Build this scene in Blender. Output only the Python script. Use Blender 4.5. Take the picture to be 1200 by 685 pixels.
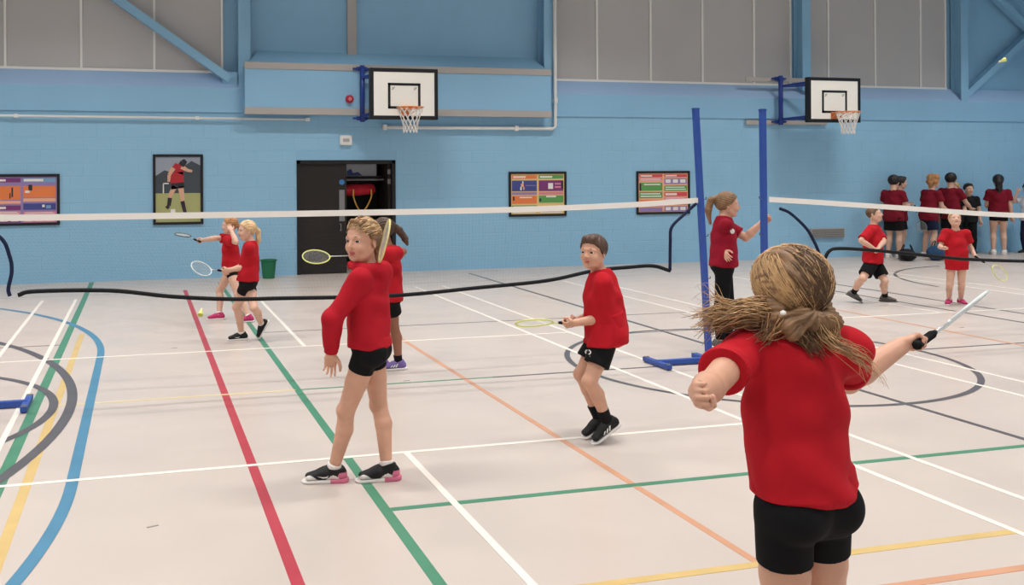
import bpy, bmesh, math, random
import numpy as np
from mathutils import Vector, Matrix
from mathutils.bvhtree import BVHTree

for o in list(bpy.data.objects):
    bpy.data.objects.remove(o)
SC = bpy.context.scene
COL = SC.collection
random.seed(7)
PI = math.pi

# ------------------------------------------------------------------ camera
# metres; X runs along the far wall, Y towards it, Z up.  A level phone picture, cropped off-centre.
CAM_H, CAM_YAW, CAM_PITCH, CAM_ROLL = 1.805, 0.2645, -0.0010, -0.0052
cam_data = bpy.data.cameras.new('camera')
cam = bpy.data.objects.new('camera', cam_data)
COL.objects.link(cam)
_f0 = Vector((math.sin(CAM_YAW), math.cos(CAM_YAW), 0))
_r0 = Vector((math.cos(CAM_YAW), -math.sin(CAM_YAW), 0))
_u0 = Vector((0, 0, 1))
_fw = _f0*math.cos(CAM_PITCH) + _u0*math.sin(CAM_PITCH)
_u1 = _u0*math.cos(CAM_PITCH) - _f0*math.sin(CAM_PITCH)
_rt = _r0*math.cos(CAM_ROLL) + _u1*math.sin(CAM_ROLL)
_up = _u1*math.cos(CAM_ROLL) - _r0*math.sin(CAM_ROLL)
_m = Matrix((_rt, _up, -_fw)).transposed().to_4x4()
_m.translation = Vector((0, 0, CAM_H))
cam.matrix_world = _m
cam_data.sensor_fit = 'HORIZONTAL'
cam_data.sensor_width = 36.0
cam_data.lens = 33.486
cam_data.shift_x = 0.1105
cam_data.shift_y = -0.1148
cam_data.clip_end = 200
SC.camera = cam

# ------------------------------------------------------------------ world and exposure
w = bpy.data.worlds.new('world')
SC.world = w
w.use_nodes = True
w.node_tree.nodes['Background'].inputs[0].default_value = (0.6, 0.65, 0.7, 1)
w.node_tree.nodes['Background'].inputs[1].default_value = 0.3
vs = SC.view_settings
vs.view_transform = 'Standard'
vs.look = 'None'
vs.gamma = 1.0
vs.use_curve_mapping = False
vs.exposure = 0.0

# hall lamps: rows of long luminaires hung under the ceiling
LAMP_Z, LAMP_W = 6.6, 90.0
LAMP_X = [-6.0, -1.2, 3.6, 8.4, 13.2, 18.0]
LAMP_Y = [0.9, 5.2, 9.5, 13.6]

# ------------------------------------------------------------------ helpers
def lin(c):
    c = c/255.0
    return c/12.92 if c <= 0.04045 else ((c+0.055)/1.055)**2.4

def rgb(r, g, b):
    return (lin(r), lin(g), lin(b), 1.0)

MATS = {}
def mat(name, col, rough=0.6, spec=0.4, metal=0.0, var=0.0, vscale=8.0, bump=0.0, bscale=60.0,
        sss=0.0, stretch=None, emit=0.0, trans=0.0):
    """Principled material with optional procedural colour variation and fine relief."""
    if name in MATS:
        return MATS[name]
    m = bpy.data.materials.new(name)
    m.use_nodes = True
    nt = m.node_tree
    b = nt.nodes['Principled BSDF']
    b.inputs['Base Color'].default_value = col
    b.inputs['Roughness'].default_value = rough
    b.inputs['Specular IOR Level'].default_value = spec
    b.inputs['Metallic'].default_value = metal
    if sss:
        b.inputs['Subsurface Weight'].default_value = sss
        b.inputs['Subsurface Radius'].default_value = (0.012, 0.005, 0.003)
        b.inputs['Subsurface Scale'].default_value = 1.0
    if trans:
        b.inputs['Transmission Weight'].default_value = trans
    if emit:
        b.inputs['Emission Color'].default_value = col
        b.inputs['Emission Strength'].default_value = emit
    if var or bump:
        tc = nt.nodes.new('ShaderNodeTexCoord')
        mp = nt.nodes.new('ShaderNodeMapping')
        nt.links.new(tc.outputs['Object'], mp.inputs['Vector'])
        if stretch:
            mp.inputs['Scale'].default_value = stretch
    if var:
        n = nt.nodes.new('ShaderNodeTexNoise')
        n.inputs['Scale'].default_value = vscale
        n.inputs['Detail'].default_value = 4
        nt.links.new(mp.outputs['Vector'], n.inputs['Vector'])
        r = nt.nodes.new('ShaderNodeMapRange')
        r.inputs['From Min'].default_value = 0.3
        r.inputs['From Max'].default_value = 0.7
        r.inputs['To Min'].default_value = 1-var
        r.inputs['To Max'].default_value = 1+var
        nt.links.new(n.outputs['Fac'], r.inputs['Value'])
        x = nt.nodes.new('ShaderNodeMix')
        x.data_type = 'RGBA'
        x.blend_type = 'MULTIPLY'
        x.inputs['Factor'].default_value = 1
        x.inputs['A'].default_value = col
        nt.links.new(r.outputs['Result'], x.inputs['B'])
        nt.links.new(x.outputs['Result'], b.inputs['Base Color'])
    if bump:
        n2 = nt.nodes.new('ShaderNodeTexNoise')
        n2.inputs['Scale'].default_value = bscale
        n2.inputs['Detail'].default_value = 3
        nt.links.new(mp.outputs['Vector'], n2.inputs['Vector'])
        bp = nt.nodes.new('ShaderNodeBump')
        bp.inputs['Strength'].default_value = bump
        bp.inputs['Distance'].default_value = 0.01
        nt.links.new(n2.outputs['Fac'], bp.inputs['Height'])
        nt.links.new(bp.outputs['Normal'], b.inputs['Normal'])
    MATS[name] = m
    return m

def link(name, me, parent=None):
    o = bpy.data.objects.new(name, me)
    COL.objects.link(o)
    if parent is not None:
        o.parent = parent
    return o

def tag(o, label=None, cat=None, group=None, kind=None):
    if label: o['label'] = label
    if cat: o['category'] = cat
    if group: o['group'] = group
    if kind: o['kind'] = kind
    return o

def thing(name, label, cat, loc=(0, 0, 0), group=None):
    o = bpy.data.objects.new(name, None)
    o.empty_display_size = 0.1
    o.location = loc
    COL.objects.link(o)
    return tag(o, label, cat, group)

def copy_tree(o, parent=None):
    c = o.copy()
    COL.objects.link(c)
    if parent is not None:
        c.parent = parent
    for ch in list(o.children):
        copy_tree(ch, c)
    return c

def raw_mesh(name, v, f, mats, idx=None, smooth=False):
    me = bpy.data.meshes.new(name)
    me.from_pydata([tuple(map(float, p)) for p in v], [], [tuple(int(i) for i in q) for q in f])
    for m in (mats if isinstance(mats, (list, tuple)) else [mats]):
        me.materials.append(m)
    if idx is not None:
        me.polygons.foreach_set('material_index', np.asarray(idx, dtype=np.int32))
    if smooth:
        me.polygons.foreach_set('use_smooth', np.ones(len(me.polygons), dtype=bool))
    me.update()
    return me

def frame_of(d):
    d = Vector(d).normalized()
    a = Vector((0, 0, 1)) if abs(d.z) < 0.9 else Vector((1, 0, 0))
    u = d.cross(a).normalized()
    return d, u, d.cross(u).normalized()

class MB:
    """Collects shapes into ONE mesh object."""
    def __init__(s):
        s.v, s.f, s.i = [], [], []
    def add(s, v, f, mi=0):
        n = len(s.v)
        s.v += [tuple(p) for p in v]
        s.f += [tuple(k+n for k in q) for q in f]
        s.i += [mi]*len(f)
        return s
    def box(s, lo, hi, mi=0):
        x0, y0, z0 = lo
        x1, y1, z1 = hi
        v = [(x0,y0,z0),(x1,y0,z0),(x1,y1,z0),(x0,y1,z0),(x0,y0,z1),(x1,y0,z1),(x1,y1,z1),(x0,y1,z1)]
        f = [(0,3,2,1),(4,5,6,7),(0,1,5,4),(1,2,6,5),(2,3,7,6),(3,0,4,7)]
        return s.add(v, f, mi)
    def bbox(s, lo, hi, b=0.01, mi=0):
        """box with chamfered edges"""
        bm = bmesh.new()
        c = [(lo[i]+hi[i])/2 for i in range(3)]
        d = [abs(hi[i]-lo[i]) for i in range(3)]
        bmesh.ops.create_cube(bm, size=1, matrix=Matrix.Translation(c) @ Matrix.Diagonal((*d, 1)))
        bmesh.ops.bevel(bm, geom=bm.edges[:], offset=min(b, min(d)*0.45), segments=2, affect='EDGES')
        bm.verts.index_update()
        s.add([v.co[:] for v in bm.verts], [[v.index for v in f.verts] for f in bm.faces], mi)
        bm.free()
        return s
    def beam(s, a, b, wu, wv, mi=0, up=(0, 0, 1)):
        """rectangular bar from a to b"""
        a, b = Vector(a), Vector(b)
        d = (b-a).normalized()
        u = d.cross(Vector(up))
        u = u.normalized() if u.length > 1e-4 else Vector((1, 0, 0))
        q = u.cross(d).normalized()
        v = [p+u*sx*wu/2+q*sy*wv/2 for p in (a, b) for sx, sy in ((-1,-1),(1,-1),(1,1),(-1,1))]
        f = [(0,3,2,1),(4,5,6,7),(0,1,5,4),(1,2,6,5),(2,3,7,6),(3,0,4,7)]
        return s.add(v, f, mi)
    def tube(s, pts, r, n=8, mi=0, cap=True, closed=False):
        pts = [Vector(p) for p in pts]
        m = len(pts)
        rr = r if isinstance(r, (list, tuple)) else [r]*m
        d0, u, w_ = frame_of(pts[1]-pts[0])
        v = []
        for i, p in enumerate(pts):
            if closed:
                t = (pts[(i+1) % m]-pts[i-1]).normalized()
            else:
                t = (pts[min(i+1, m-1)]-pts[max(i-1, 0)]).normalized()
            u = (u-t*u.dot(t)).normalized()
            w_ = t.cross(u)
            for k in range(n):
                a = 2*PI*k/n
                v.append(p+(u*math.cos(a)+w_*math.sin(a))*rr[i])
        f = []
        for i in range(m if closed else m-1):
            j = (i+1) % m
            for k in range(n):
                f.append((i*n+k, i*n+(k+1) % n, j*n+(k+1) % n, j*n+k))
        if cap and not closed:
            f.append(tuple(range(n-1, -1, -1)))
            f.append(tuple((m-1)*n+k for k in range(n)))
        return s.add(v, f, mi)
    def lathe(s, prof, c=(0, 0, 0), n=20, mi=0):
        """profile of (radius, height) about Z"""
        v = []
        for r, z in prof:
            for k in range(n):
                a = 2*PI*k/n
                v.append((c[0]+r*math.cos(a), c[1]+r*math.sin(a), c[2]+z))
        f = []
        for i in range(len(prof)-1):
            for k in range(n):
                f.append((i*n+k, i*n+(k+1) % n, (i+1)*n+(k+1) % n, (i+1)*n+k))
        f.append(tuple(range(n-1, -1, -1)))
        f.append(tuple((len(prof)-1)*n+k for k in range(n)))
        return s.add(v, f, mi)
    def build(s, name, mats, parent=None, smooth=False):
        me = raw_mesh(name, s.v, s.f, mats, s.i, smooth)
        return link(name, me, parent)

def spline(pts, n=8):
    """Catmull-Rom through points"""
    p = [Vector(q) for q in pts]
    p = [p[0]*2-p[1]]+p+[p[-1]*2-p[-2]]
    out = []
    for i in range(1, len(p)-2):
        for k in range(n):
            t = k/n
            out.append(0.5*((2*p[i])+(p[i+1]-p[i-1])*t+(2*p[i-1]-5*p[i]+4*p[i+1]-p[i+2])*t*t+(3*p[i]-p[i-1]-3*p[i+1]+p[i+2])*t**3))
    out.append(p[-2])
    return out

# ------------------------------------------------------------------ the hall
WALL_BLUE = rgb(146, 193, 222)
M_BLOCK = mat('painted_block', WALL_BLUE, 0.5, 0.35, var=0.035, vscale=1.3, bump=0.05, bscale=90)
M_JOINT = mat('painted_joint', rgb(142, 189, 219), 0.55, 0.3)
M_STEEL = mat('blue_painted_steel', rgb(138, 186, 217), 0.4, 0.4, var=0.03, vscale=2)
M_BAND = mat('blue_painted_band', rgb(141, 188, 220), 0.5, 0.35, var=0.02, vscale=1)
M_CILL_LIT = mat('blue_cill', rgb(160, 192, 228), 0.45, 0.4, var=0.02, vscale=1)  # same paint as the wall; light falling on the slope is put into the colour
M_PANEL = mat('grey_cladding', rgb(186, 185, 184), 0.6, 0.3, var=0.03, vscale=0.8)
M_WHITE = mat('white_paint', rgb(232, 232, 228), 0.45, 0.4)
M_TRIMGREY = mat('grey_trim', rgb(176, 172, 168), 0.5, 0.35)
M_BLACK = mat('black_paint', rgb(24, 24, 28), 0.45, 0.4)
M_DOOR = mat('dark_door', rgb(40, 35, 33), 0.5, 0.3, var=0.08, vscale=3, stretch=(1, 1, 6))
M_CEIL = mat('ceiling_white', rgb(205, 208, 210), 0.8, 0.2, var=0.03, vscale=1)
M_PLASTER = mat('pale_plaster', rgb(205, 212, 218), 0.7, 0.2, var=0.02, vscale=1)

def floor_material():
    m = mat('sports_floor', rgb(191, 180, 172), 0.33, 0.36, var=0.022, vscale=0.9, bump=0.012, bscale=6)
    nt = m.node_tree
    b = nt.nodes['Principled BSDF']
    tc = nt.nodes.new('ShaderNodeTexCoord')
    n = nt.nodes.new('ShaderNodeTexNoise')
    n.inputs['Scale'].default_value = 2.2
    n.inputs['Detail'].default_value = 6
    nt.links.new(tc.outputs['Object'], n.inputs['Vector'])
    r = nt.nodes.new('ShaderNodeMapRange')
    r.inputs['From Min'].default_value = 0.35
    r.inputs['From Max'].default_value = 0.7
    r.inputs['To Min'].default_value = 0.28
    r.inputs['To Max'].default_value = 0.42
    nt.links.new(n.outputs['Fac'], r.inputs['Value'])
    nt.links.new(r.outputs['Result'], b.inputs['Roughness'])
    return m
M_FLOOR = floor_material()

X0, X1, Y0, Y1, ZC = -8.6, 20.6, -1.3, 17.0, 7.2

def struct(o):
    o['kind'] = 'structure'
    return o

floor = struct(MB().box((X0-0.3, Y0-0.3, -0.12), (X1+0.3, Y1+2.6, 0.0)).build('floor', M_FLOOR))
struct(MB().box((X0-0.3, Y0-0.3, ZC), (X1+0.3, Y1+0.9, ZC+0.15)).build('ceiling', M_CEIL))
struct(MB().box((X0-0.2, Y0-0.2, 0), (X0, Y1+0.3, ZC)).build('wall_left', M_PLASTER))
struct(MB().box((X1, Y0-0.2, 0), (X1+0.2, Y1+0.3, ZC)).build('wall_right', M_JOINT))
struct(MB().box((X0, Y0-0.2, 0), (X1, Y0, ZC)).build('wall_near', M_PLASTER))

# far wall: joint plane with a doorway, blocks laid on its face
DX0, DX1, DZ = 2.70, 4.54, 2.06
WB = 2.90
mb = MB()
mb.box((X0, Y1, 0), (DX0, Y1+0.22, WB))
mb.box((DX1, Y1, 0), (X1, Y1+0.22, WB))
mb.box((DX0, Y1, DZ), (DX1, Y1+0.22, WB))
wall_far = struct(mb.build('wall_far', M_JOINT))

BW, BH, JT, PR = 0.45, 0.2231, 0.006, 0.0022
cells = []
for row in range(13):
    z0 = row*BH
    off = (row % 2)*BW/2
    x = X0-off
    while x < X1:
        a, b_ = max(x, X0), min(x+BW, X1)
        segs = [(a, b_)]
        if z0 < DZ-0.03:
            segs = []
            if a < DX0-0.02: segs.append((a, min(b_, DX0-0.01)))
            if b_ > DX1+0.02: segs.append((max(a, DX1+0.01), b_))
        for (p, q) in segs:
            if q-p > 0.05:
                cells.append((p+JT/2, q-JT/2, z0+JT/2, z0+BH-JT/2))
        x += BW
def block_vf(w_, h_):
    c = 0.004
    v = [(0,0,0),(w_,0,0),(w_,0,h_),(0,0,h_),(c,-PR,c),(w_-c,-PR,c),(w_-c,-PR,h_-c),(c,-PR,h_-c)]
    f = [(4,5,6,7),(0,1,5,4),(1,2,6,5),(2,3,7,6),(3,0,4,7)]
    return v, f
vis = [c for c in cells if -2.6 < c[0] < 18.9]
vis.sort(key=lambda c: (c[0]+c[1])**2/4)
near_blocks = set(vis[:300])
shared = {}
rest = MB()
for c in cells:
    w_, h_ = round(c[1]-c[0], 3), round(c[3]-c[2], 3)
    v, f = block_vf(w_, h_)
    if c in near_blocks:
        if (w_, h_) not in shared:
            shared[(w_, h_)] = raw_mesh('block', v, f, M_BLOCK)
        o = link('block', shared[(w_, h_)], wall_far)
        o.location = (c[0], Y1, c[2])
    else:
        rest.add([(p[0]+c[0], p[1]+Y1, p[2]+c[2]) for p in v], f)
tag(rest.build('blockwork', M_BLOCK, wall_far), kind='stuff')

# band, sloping cill and the set-back upper wall
band = struct(MB().box((X0, Y1-0.03, WB), (X1, Y1+0.3, 3.33)).build('trim_1', M_BAND))
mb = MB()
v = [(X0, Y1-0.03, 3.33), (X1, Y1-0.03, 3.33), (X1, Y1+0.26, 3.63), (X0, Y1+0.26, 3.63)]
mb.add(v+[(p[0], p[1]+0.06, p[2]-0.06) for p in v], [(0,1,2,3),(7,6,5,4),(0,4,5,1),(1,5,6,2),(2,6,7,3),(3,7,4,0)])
struct(mb.build('trim_2', M_CILL_LIT))
UY = Y1+0.27
struct(MB().box((X0, UY+0.03, 3.5), (X1, UY+0.3, ZC)).build('wall_upper', M_STEEL))
upper = bpy.data.objects['wall_upper']

# grey cladding panels, each its own piece, with white cover strips between them
def panels(xs, side_strips=True):
    for i in range(len(xs)-1):
        MB().bbox((xs[i]+0.02, UY, 3.66), (xs[i+1]-0.02, UY+0.03, ZC-0.01), 0.006).build('cladding_panel', M_PANEL, upper)
    for x in xs:
        MB().box((x-0.020, UY-0.022, 3.66), (x+0.020, UY+0.03, ZC-0.01)).build('cover_strip', M_WHITE, upper)
    MB().box((xs[0]-0.03, UY-0.026, 3.615), (xs[-1]+0.03, UY+0.03, 3.66)).build('sill_strip', M_WHITE, upper)
panels([-8.2, -7.1, -5.87, -4.64, -3.41, -2.2, -0.98, 0.24, 1.41])
panels([7.84, 8.77, 9.96, 11.15, 12.37, 13.26])
panels([13.62, 14.2, 15.4, 16.6, 17.27])

# steel columns (H sections) standing on the cill
def column(xc, w_=0.2, y0=Y1-0.02, d=0.28, z0=3.34, n=3):
    c = MB()
    c.box((xc-w_/2, y0, z0), (xc+w_/2, y0+0.02, ZC))
    c.box((xc-w_/2, y0+d-0.02, z0), (xc+w_/2, y0+d, ZC))
    c.box((xc-0.012, y0+0.02, z0), (xc+0.012, y0+d-0.02, ZC))
    return struct(c.build('trim_%d' % n, M_STEEL))
column(1.78, 0.21, n=3)
column(7.62, 0.22, n=4)
column(13.44, 0.2, z0=3.5, d=0.3, n=5)
column(17.52, 0.2, n=6)
# recess fill beside the middle bay and the vertical pale post in it
struct(MB().box((3.70, UY-0.04, 3.95), (3.87, UY+0.03, ZC)).build('trim_7', M_TRIMGREY))
# diagonal braces
def brace(a, b, n):
    m = MB().beam(a, b, 0.14, 0.16, up=(0, 1, 0))
    a, b = Vector(a), Vector(b)
    o = struct(m.build('trim_%d' % n, M_STEEL))
    for p in (a, b):
        MB().bbox((p.x-0.14, p.y-0.015, p.z-0.14), (p.x+0.14, p.y+0.015, p.z+0.14), 0.02).build('gusset_plate', M_STEEL, o)
    return o
brace((-1.45, Y1+0.12, 5.58), (1.53, Y1+0.06, 3.49), 8)
brace((17.66, Y1+0.13, 3.48), (19.55, Y1+0.13, 4.95), 9)
brace((19.55, Y1+0.13, 4.95), (17.9, Y1+0.13, 6.15), 10)

# middle bay: projecting bulkhead with pale edge strips and a sloping top
BX0, BX1, BY = 1.76, 7.54, 16.74
mb = MB()
mb.box((BX0, BY, 2.87), (BX1, Y1-0.03, 3.70))
v = [(BX0, BY, 3.70), (BX1, BY, 3.70), (BX1-0.12, UY+0.03, 4.05), (BX0+0.30, UY+0.03, 4.05)]
mb.add(v+[(p[0], p[1]+0.02, p[2]-0.2) for p in v], [(0,1,2,3),(7,6,5,4),(0,4,5,1),(1,5,6,2),(2,6,7,3),(3,7,4,0)])
bulk = struct(mb.build('trim_11', M_BAND))
MB().bbox((BX0-0.01, BY-0.015, 3.655), (BX1+0.01, BY+0.03, 3.775), 0.006).build('edge_strip', M_TRIMGREY, bulk)
MB().bbox((BX0-0.01, BY-0.015, 2.86), (BX1+0.01, BY+0.03, 2.985), 0.006).build('edge_strip', M_TRIMGREY, bulk)

# skirting
struct(MB().box((X0, Y1-0.012, 0), (DX0-0.05, Y1, 0.03)).build('baseboard_left', M_BLOCK))
struct(MB().box((DX1+0.05, Y1-0.012, 0), (X1, Y1, 0.03)).build('baseboard_right', M_BLOCK))

# luminaires
M_CASE = mat('lamp_case', rgb(225, 225, 225), 0.5)
M_GLOW = mat('lamp_diffuser', (1, 0.97, 0.92, 1), 0.5, emit=2.0)
def lamp_fixture():
    t = thing('ceiling_light', 'long white luminaire hanging under the hall ceiling', 'light', group='hall ceiling lights')
    c = MB()
    c.box((-0.75, -0.2, 0.02), (0.75, 0.2, 0.12))
    c.build('case', M_CASE, t)
    MB().box((-0.72, -0.17, 0.012), (0.72, 0.17, 0.022)).build('diffuser', M_GLOW, t)
    for x in (-0.6, 0.6):
        MB().tube([(x, 0, 0.12), (x, 0, ZC-LAMP_Z)], 0.006, 6).build('hanger', M_CASE, t)
    return t
ld = bpy.data.lights.new('lamp_light', 'AREA')
ld.shape = 'RECTANGLE'
ld.size, ld.size_y = 1.4, 0.36
ld.energy = LAMP_W
ld.color = (1.0, 0.965, 0.93)
ld.spread = math.radians(116)
lf = lamp_fixture()
lo = bpy.data.objects.new('lamp_light', ld)
COL.objects.link(lo)
lo.parent = lf
for k, (lx, ly) in enumerate((a, b) for a in LAMP_X for b in LAMP_Y):
    o = lf if k == 0 else copy_tree(lf)
    o.location = (lx, ly, LAMP_Z)

# ------------------------------------------------------------------ court markings, each strip a piece of the floor
LW = 0.05
def line_mat(n, c, wear=0.06):
    return mat(n, c, 0.38, 0.35, var=wear, vscale=5)
L_WHITE = line_mat('line_white', rgb(228, 222, 212), 0.02)
L_RED = line_mat('line_red', rgb(172, 60, 72))
L_GREEN = line_mat('line_green', rgb(70, 130, 102))
L_BLUE = line_mat('line_blue', rgb(72, 126, 156))
L_GREY = line_mat('line_dark_grey', rgb(86, 84, 88))
L_YEL = line_mat('line_yellow', rgb(200, 172, 112))
L_PYEL = line_mat('line_pale_yellow', rgb(212, 194, 150))
L_ORANGE = line_mat('line_orange', rgb(196, 146, 116))
L_PALE = line_mat('line_pale_grey', rgb(168, 160, 154))
lvl = [0.0006]
def strip(m, a, b, wd=LW):
    lvl[0] += 0.00008
    z = lvl[0]
    a, b = Vector((a[0], a[1], 0)), Vector((b[0], b[1], 0))
    d = (b-a).normalized()
    u = Vector((-d.y, d.x, 0))*wd/2
    v = [a-u, b-u, b+u, a+u]
    v = [(p.x, p.y, z) for p in v]+[(p.x, p.y, 0) for p in v]
    return MB().add(v, [(0,1,2,3),(0,4,5,1),(1,5,6,2),(2,6,7,3),(3,7,4,0)]).build('court_line', m, floor)
def arcline(m, c, r, a0, a1, wd=LW, n=48):
    lvl[0] += 0.00008
    z = lvl[0]
    v, f = [], []
    for i in range(n+1):
        a = math.radians(a0+(a1-a0)*i/n)
        for rr in (r-wd/2, r+wd/2):
            v.append((c[0]+rr*math.cos(a), c[1]+rr*math.sin(a), z))
        if i:
            f.append((2*i-2, 2*i-1, 2*i+1, 2*i))
    return MB().add(v, f).build('court_line', m, floor)
NY = 7.93
BC = 1.649                                   # middle of the badminton court in front
XA, XB_ = BC-3.03, BC+3.03
strip(L_PALE, (-8, 15.1), (20, 15.1), 0.04)
strip(L_GREY, (-1.6, 10.75), (-0.81, 10.75), 0.03)
strip(L_GREY, (1.26, 10.92), (7.1, 10.92), 0.03)
strip(L_GREY, (5.2, 9.66), (7.1, 9.66), 0.03)
strip(L_GREEN, (-0.808, 3.0), (-0.808, 16.9), 0.075)
strip(L_YEL, (-0.656, 4.0), (-0.656, 11.4), 0.06)
strip(L_RED, (0.659, 2.5), (0.659, 15.3), 0.06)
strip(L_GREEN, (1.26, 2.5), (1.26, 5.95), 0.06)
strip(L_GREEN, (1.26, 6.15), (1.26, 16.2), 0.06)
strip(L_ORANGE, (2.743, 3.4), (2.743, 11.2), 0.045)
strip(L_PYEL, (-0.66, NY), (1.24, NY), 0.035)
strip(L_GREEN, (1.24, NY), (3.0, NY), 0.03)
strip(L_GREY, (3.0, NY), (11.0, NY), 0.035)
strip(L_GREEN, (1.26, 4.96), (8.5, 4.96), 0.05)
strip(L_YEL, (1.1, 3.80), (4.25, 3.80), 0.055)
strip(L_ORANGE, (2.4, 3.44), (6.0, 3.44), 0.05)
strip(L_GREY, (5.726, 3.0), (5.726, 16.3), 0.05)
strip(L_GREY, (10.12, 7.0), (10.12, 12.5), 0.05)
strip(L_GREY, (10.75, 7.0), (10.75, 14.5), 0.05)
strip(L_ORANGE, (8.78, 7.0), (8.78, 11.0), 0.045)
arcline(L_GREY, (5.726, NY), 1.82, 0, 360, 0.055, 96)
arcline(L_GREY, (-2.44, 7.86), 1.77, -46, 60, 0.07)
arcline(L_GREY, (-6.42, 7.87), 5.88, -40, 52, 0.08)
arcline(L_GREY, (14.9, 11.9), 2.9, 95, 175, 0.05)
strip(L_BLUE, (-0.4, 5.86), (-0.4, 10.0), 0.07)
arcline(L_BLUE, (-6.4, 10.0), 6.0, 0, 80, 0.07)
arcline(L_BLUE, (-6.4, 5.86), 6.0, -80, 0, 0.07)
# badminton courts in white
for bc, full in ((BC, True), (BC+8.19, False)):
    for dx in (-3.03, -2.57, 2.57, 3.03):
        strip(L_WHITE, (bc+dx, NY-6.7), (bc+dx, NY+6.7), 0.042)
    for dy in (-1.98, 1.98):
        strip(L_WHITE, (bc-3.05, NY+dy), (bc+3.05, NY+dy), 0.042)
    for s in (-1, 1):
        strip(L_WHITE, (bc, NY+s*1.98), (bc, NY+s*6.7), 0.042)
# scuff marks
M_SCUFF = mat('scuff', rgb(168, 160, 152), 0.5)
for x, y, a in ((0.02, 5.05, 0.3), (-0.25, 4.2, 1.2), (3.1, 4.1, 0.6), (9.1, 8.9, 0.1), (0.3, 10.2, 0.2), (2.2, 8.0, 0.2)):
    strip(M_SCUFF, (x, y), (x+0.06*math.cos(a), y+0.06*math.sin(a)), 0.012)

# ------------------------------------------------------------------ figure modelling: blended volumes turned into one skin
def nrm(v):
    v = np.asarray(v, float)
    return v/max(np.linalg.norm(v), 1e-9)

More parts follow.
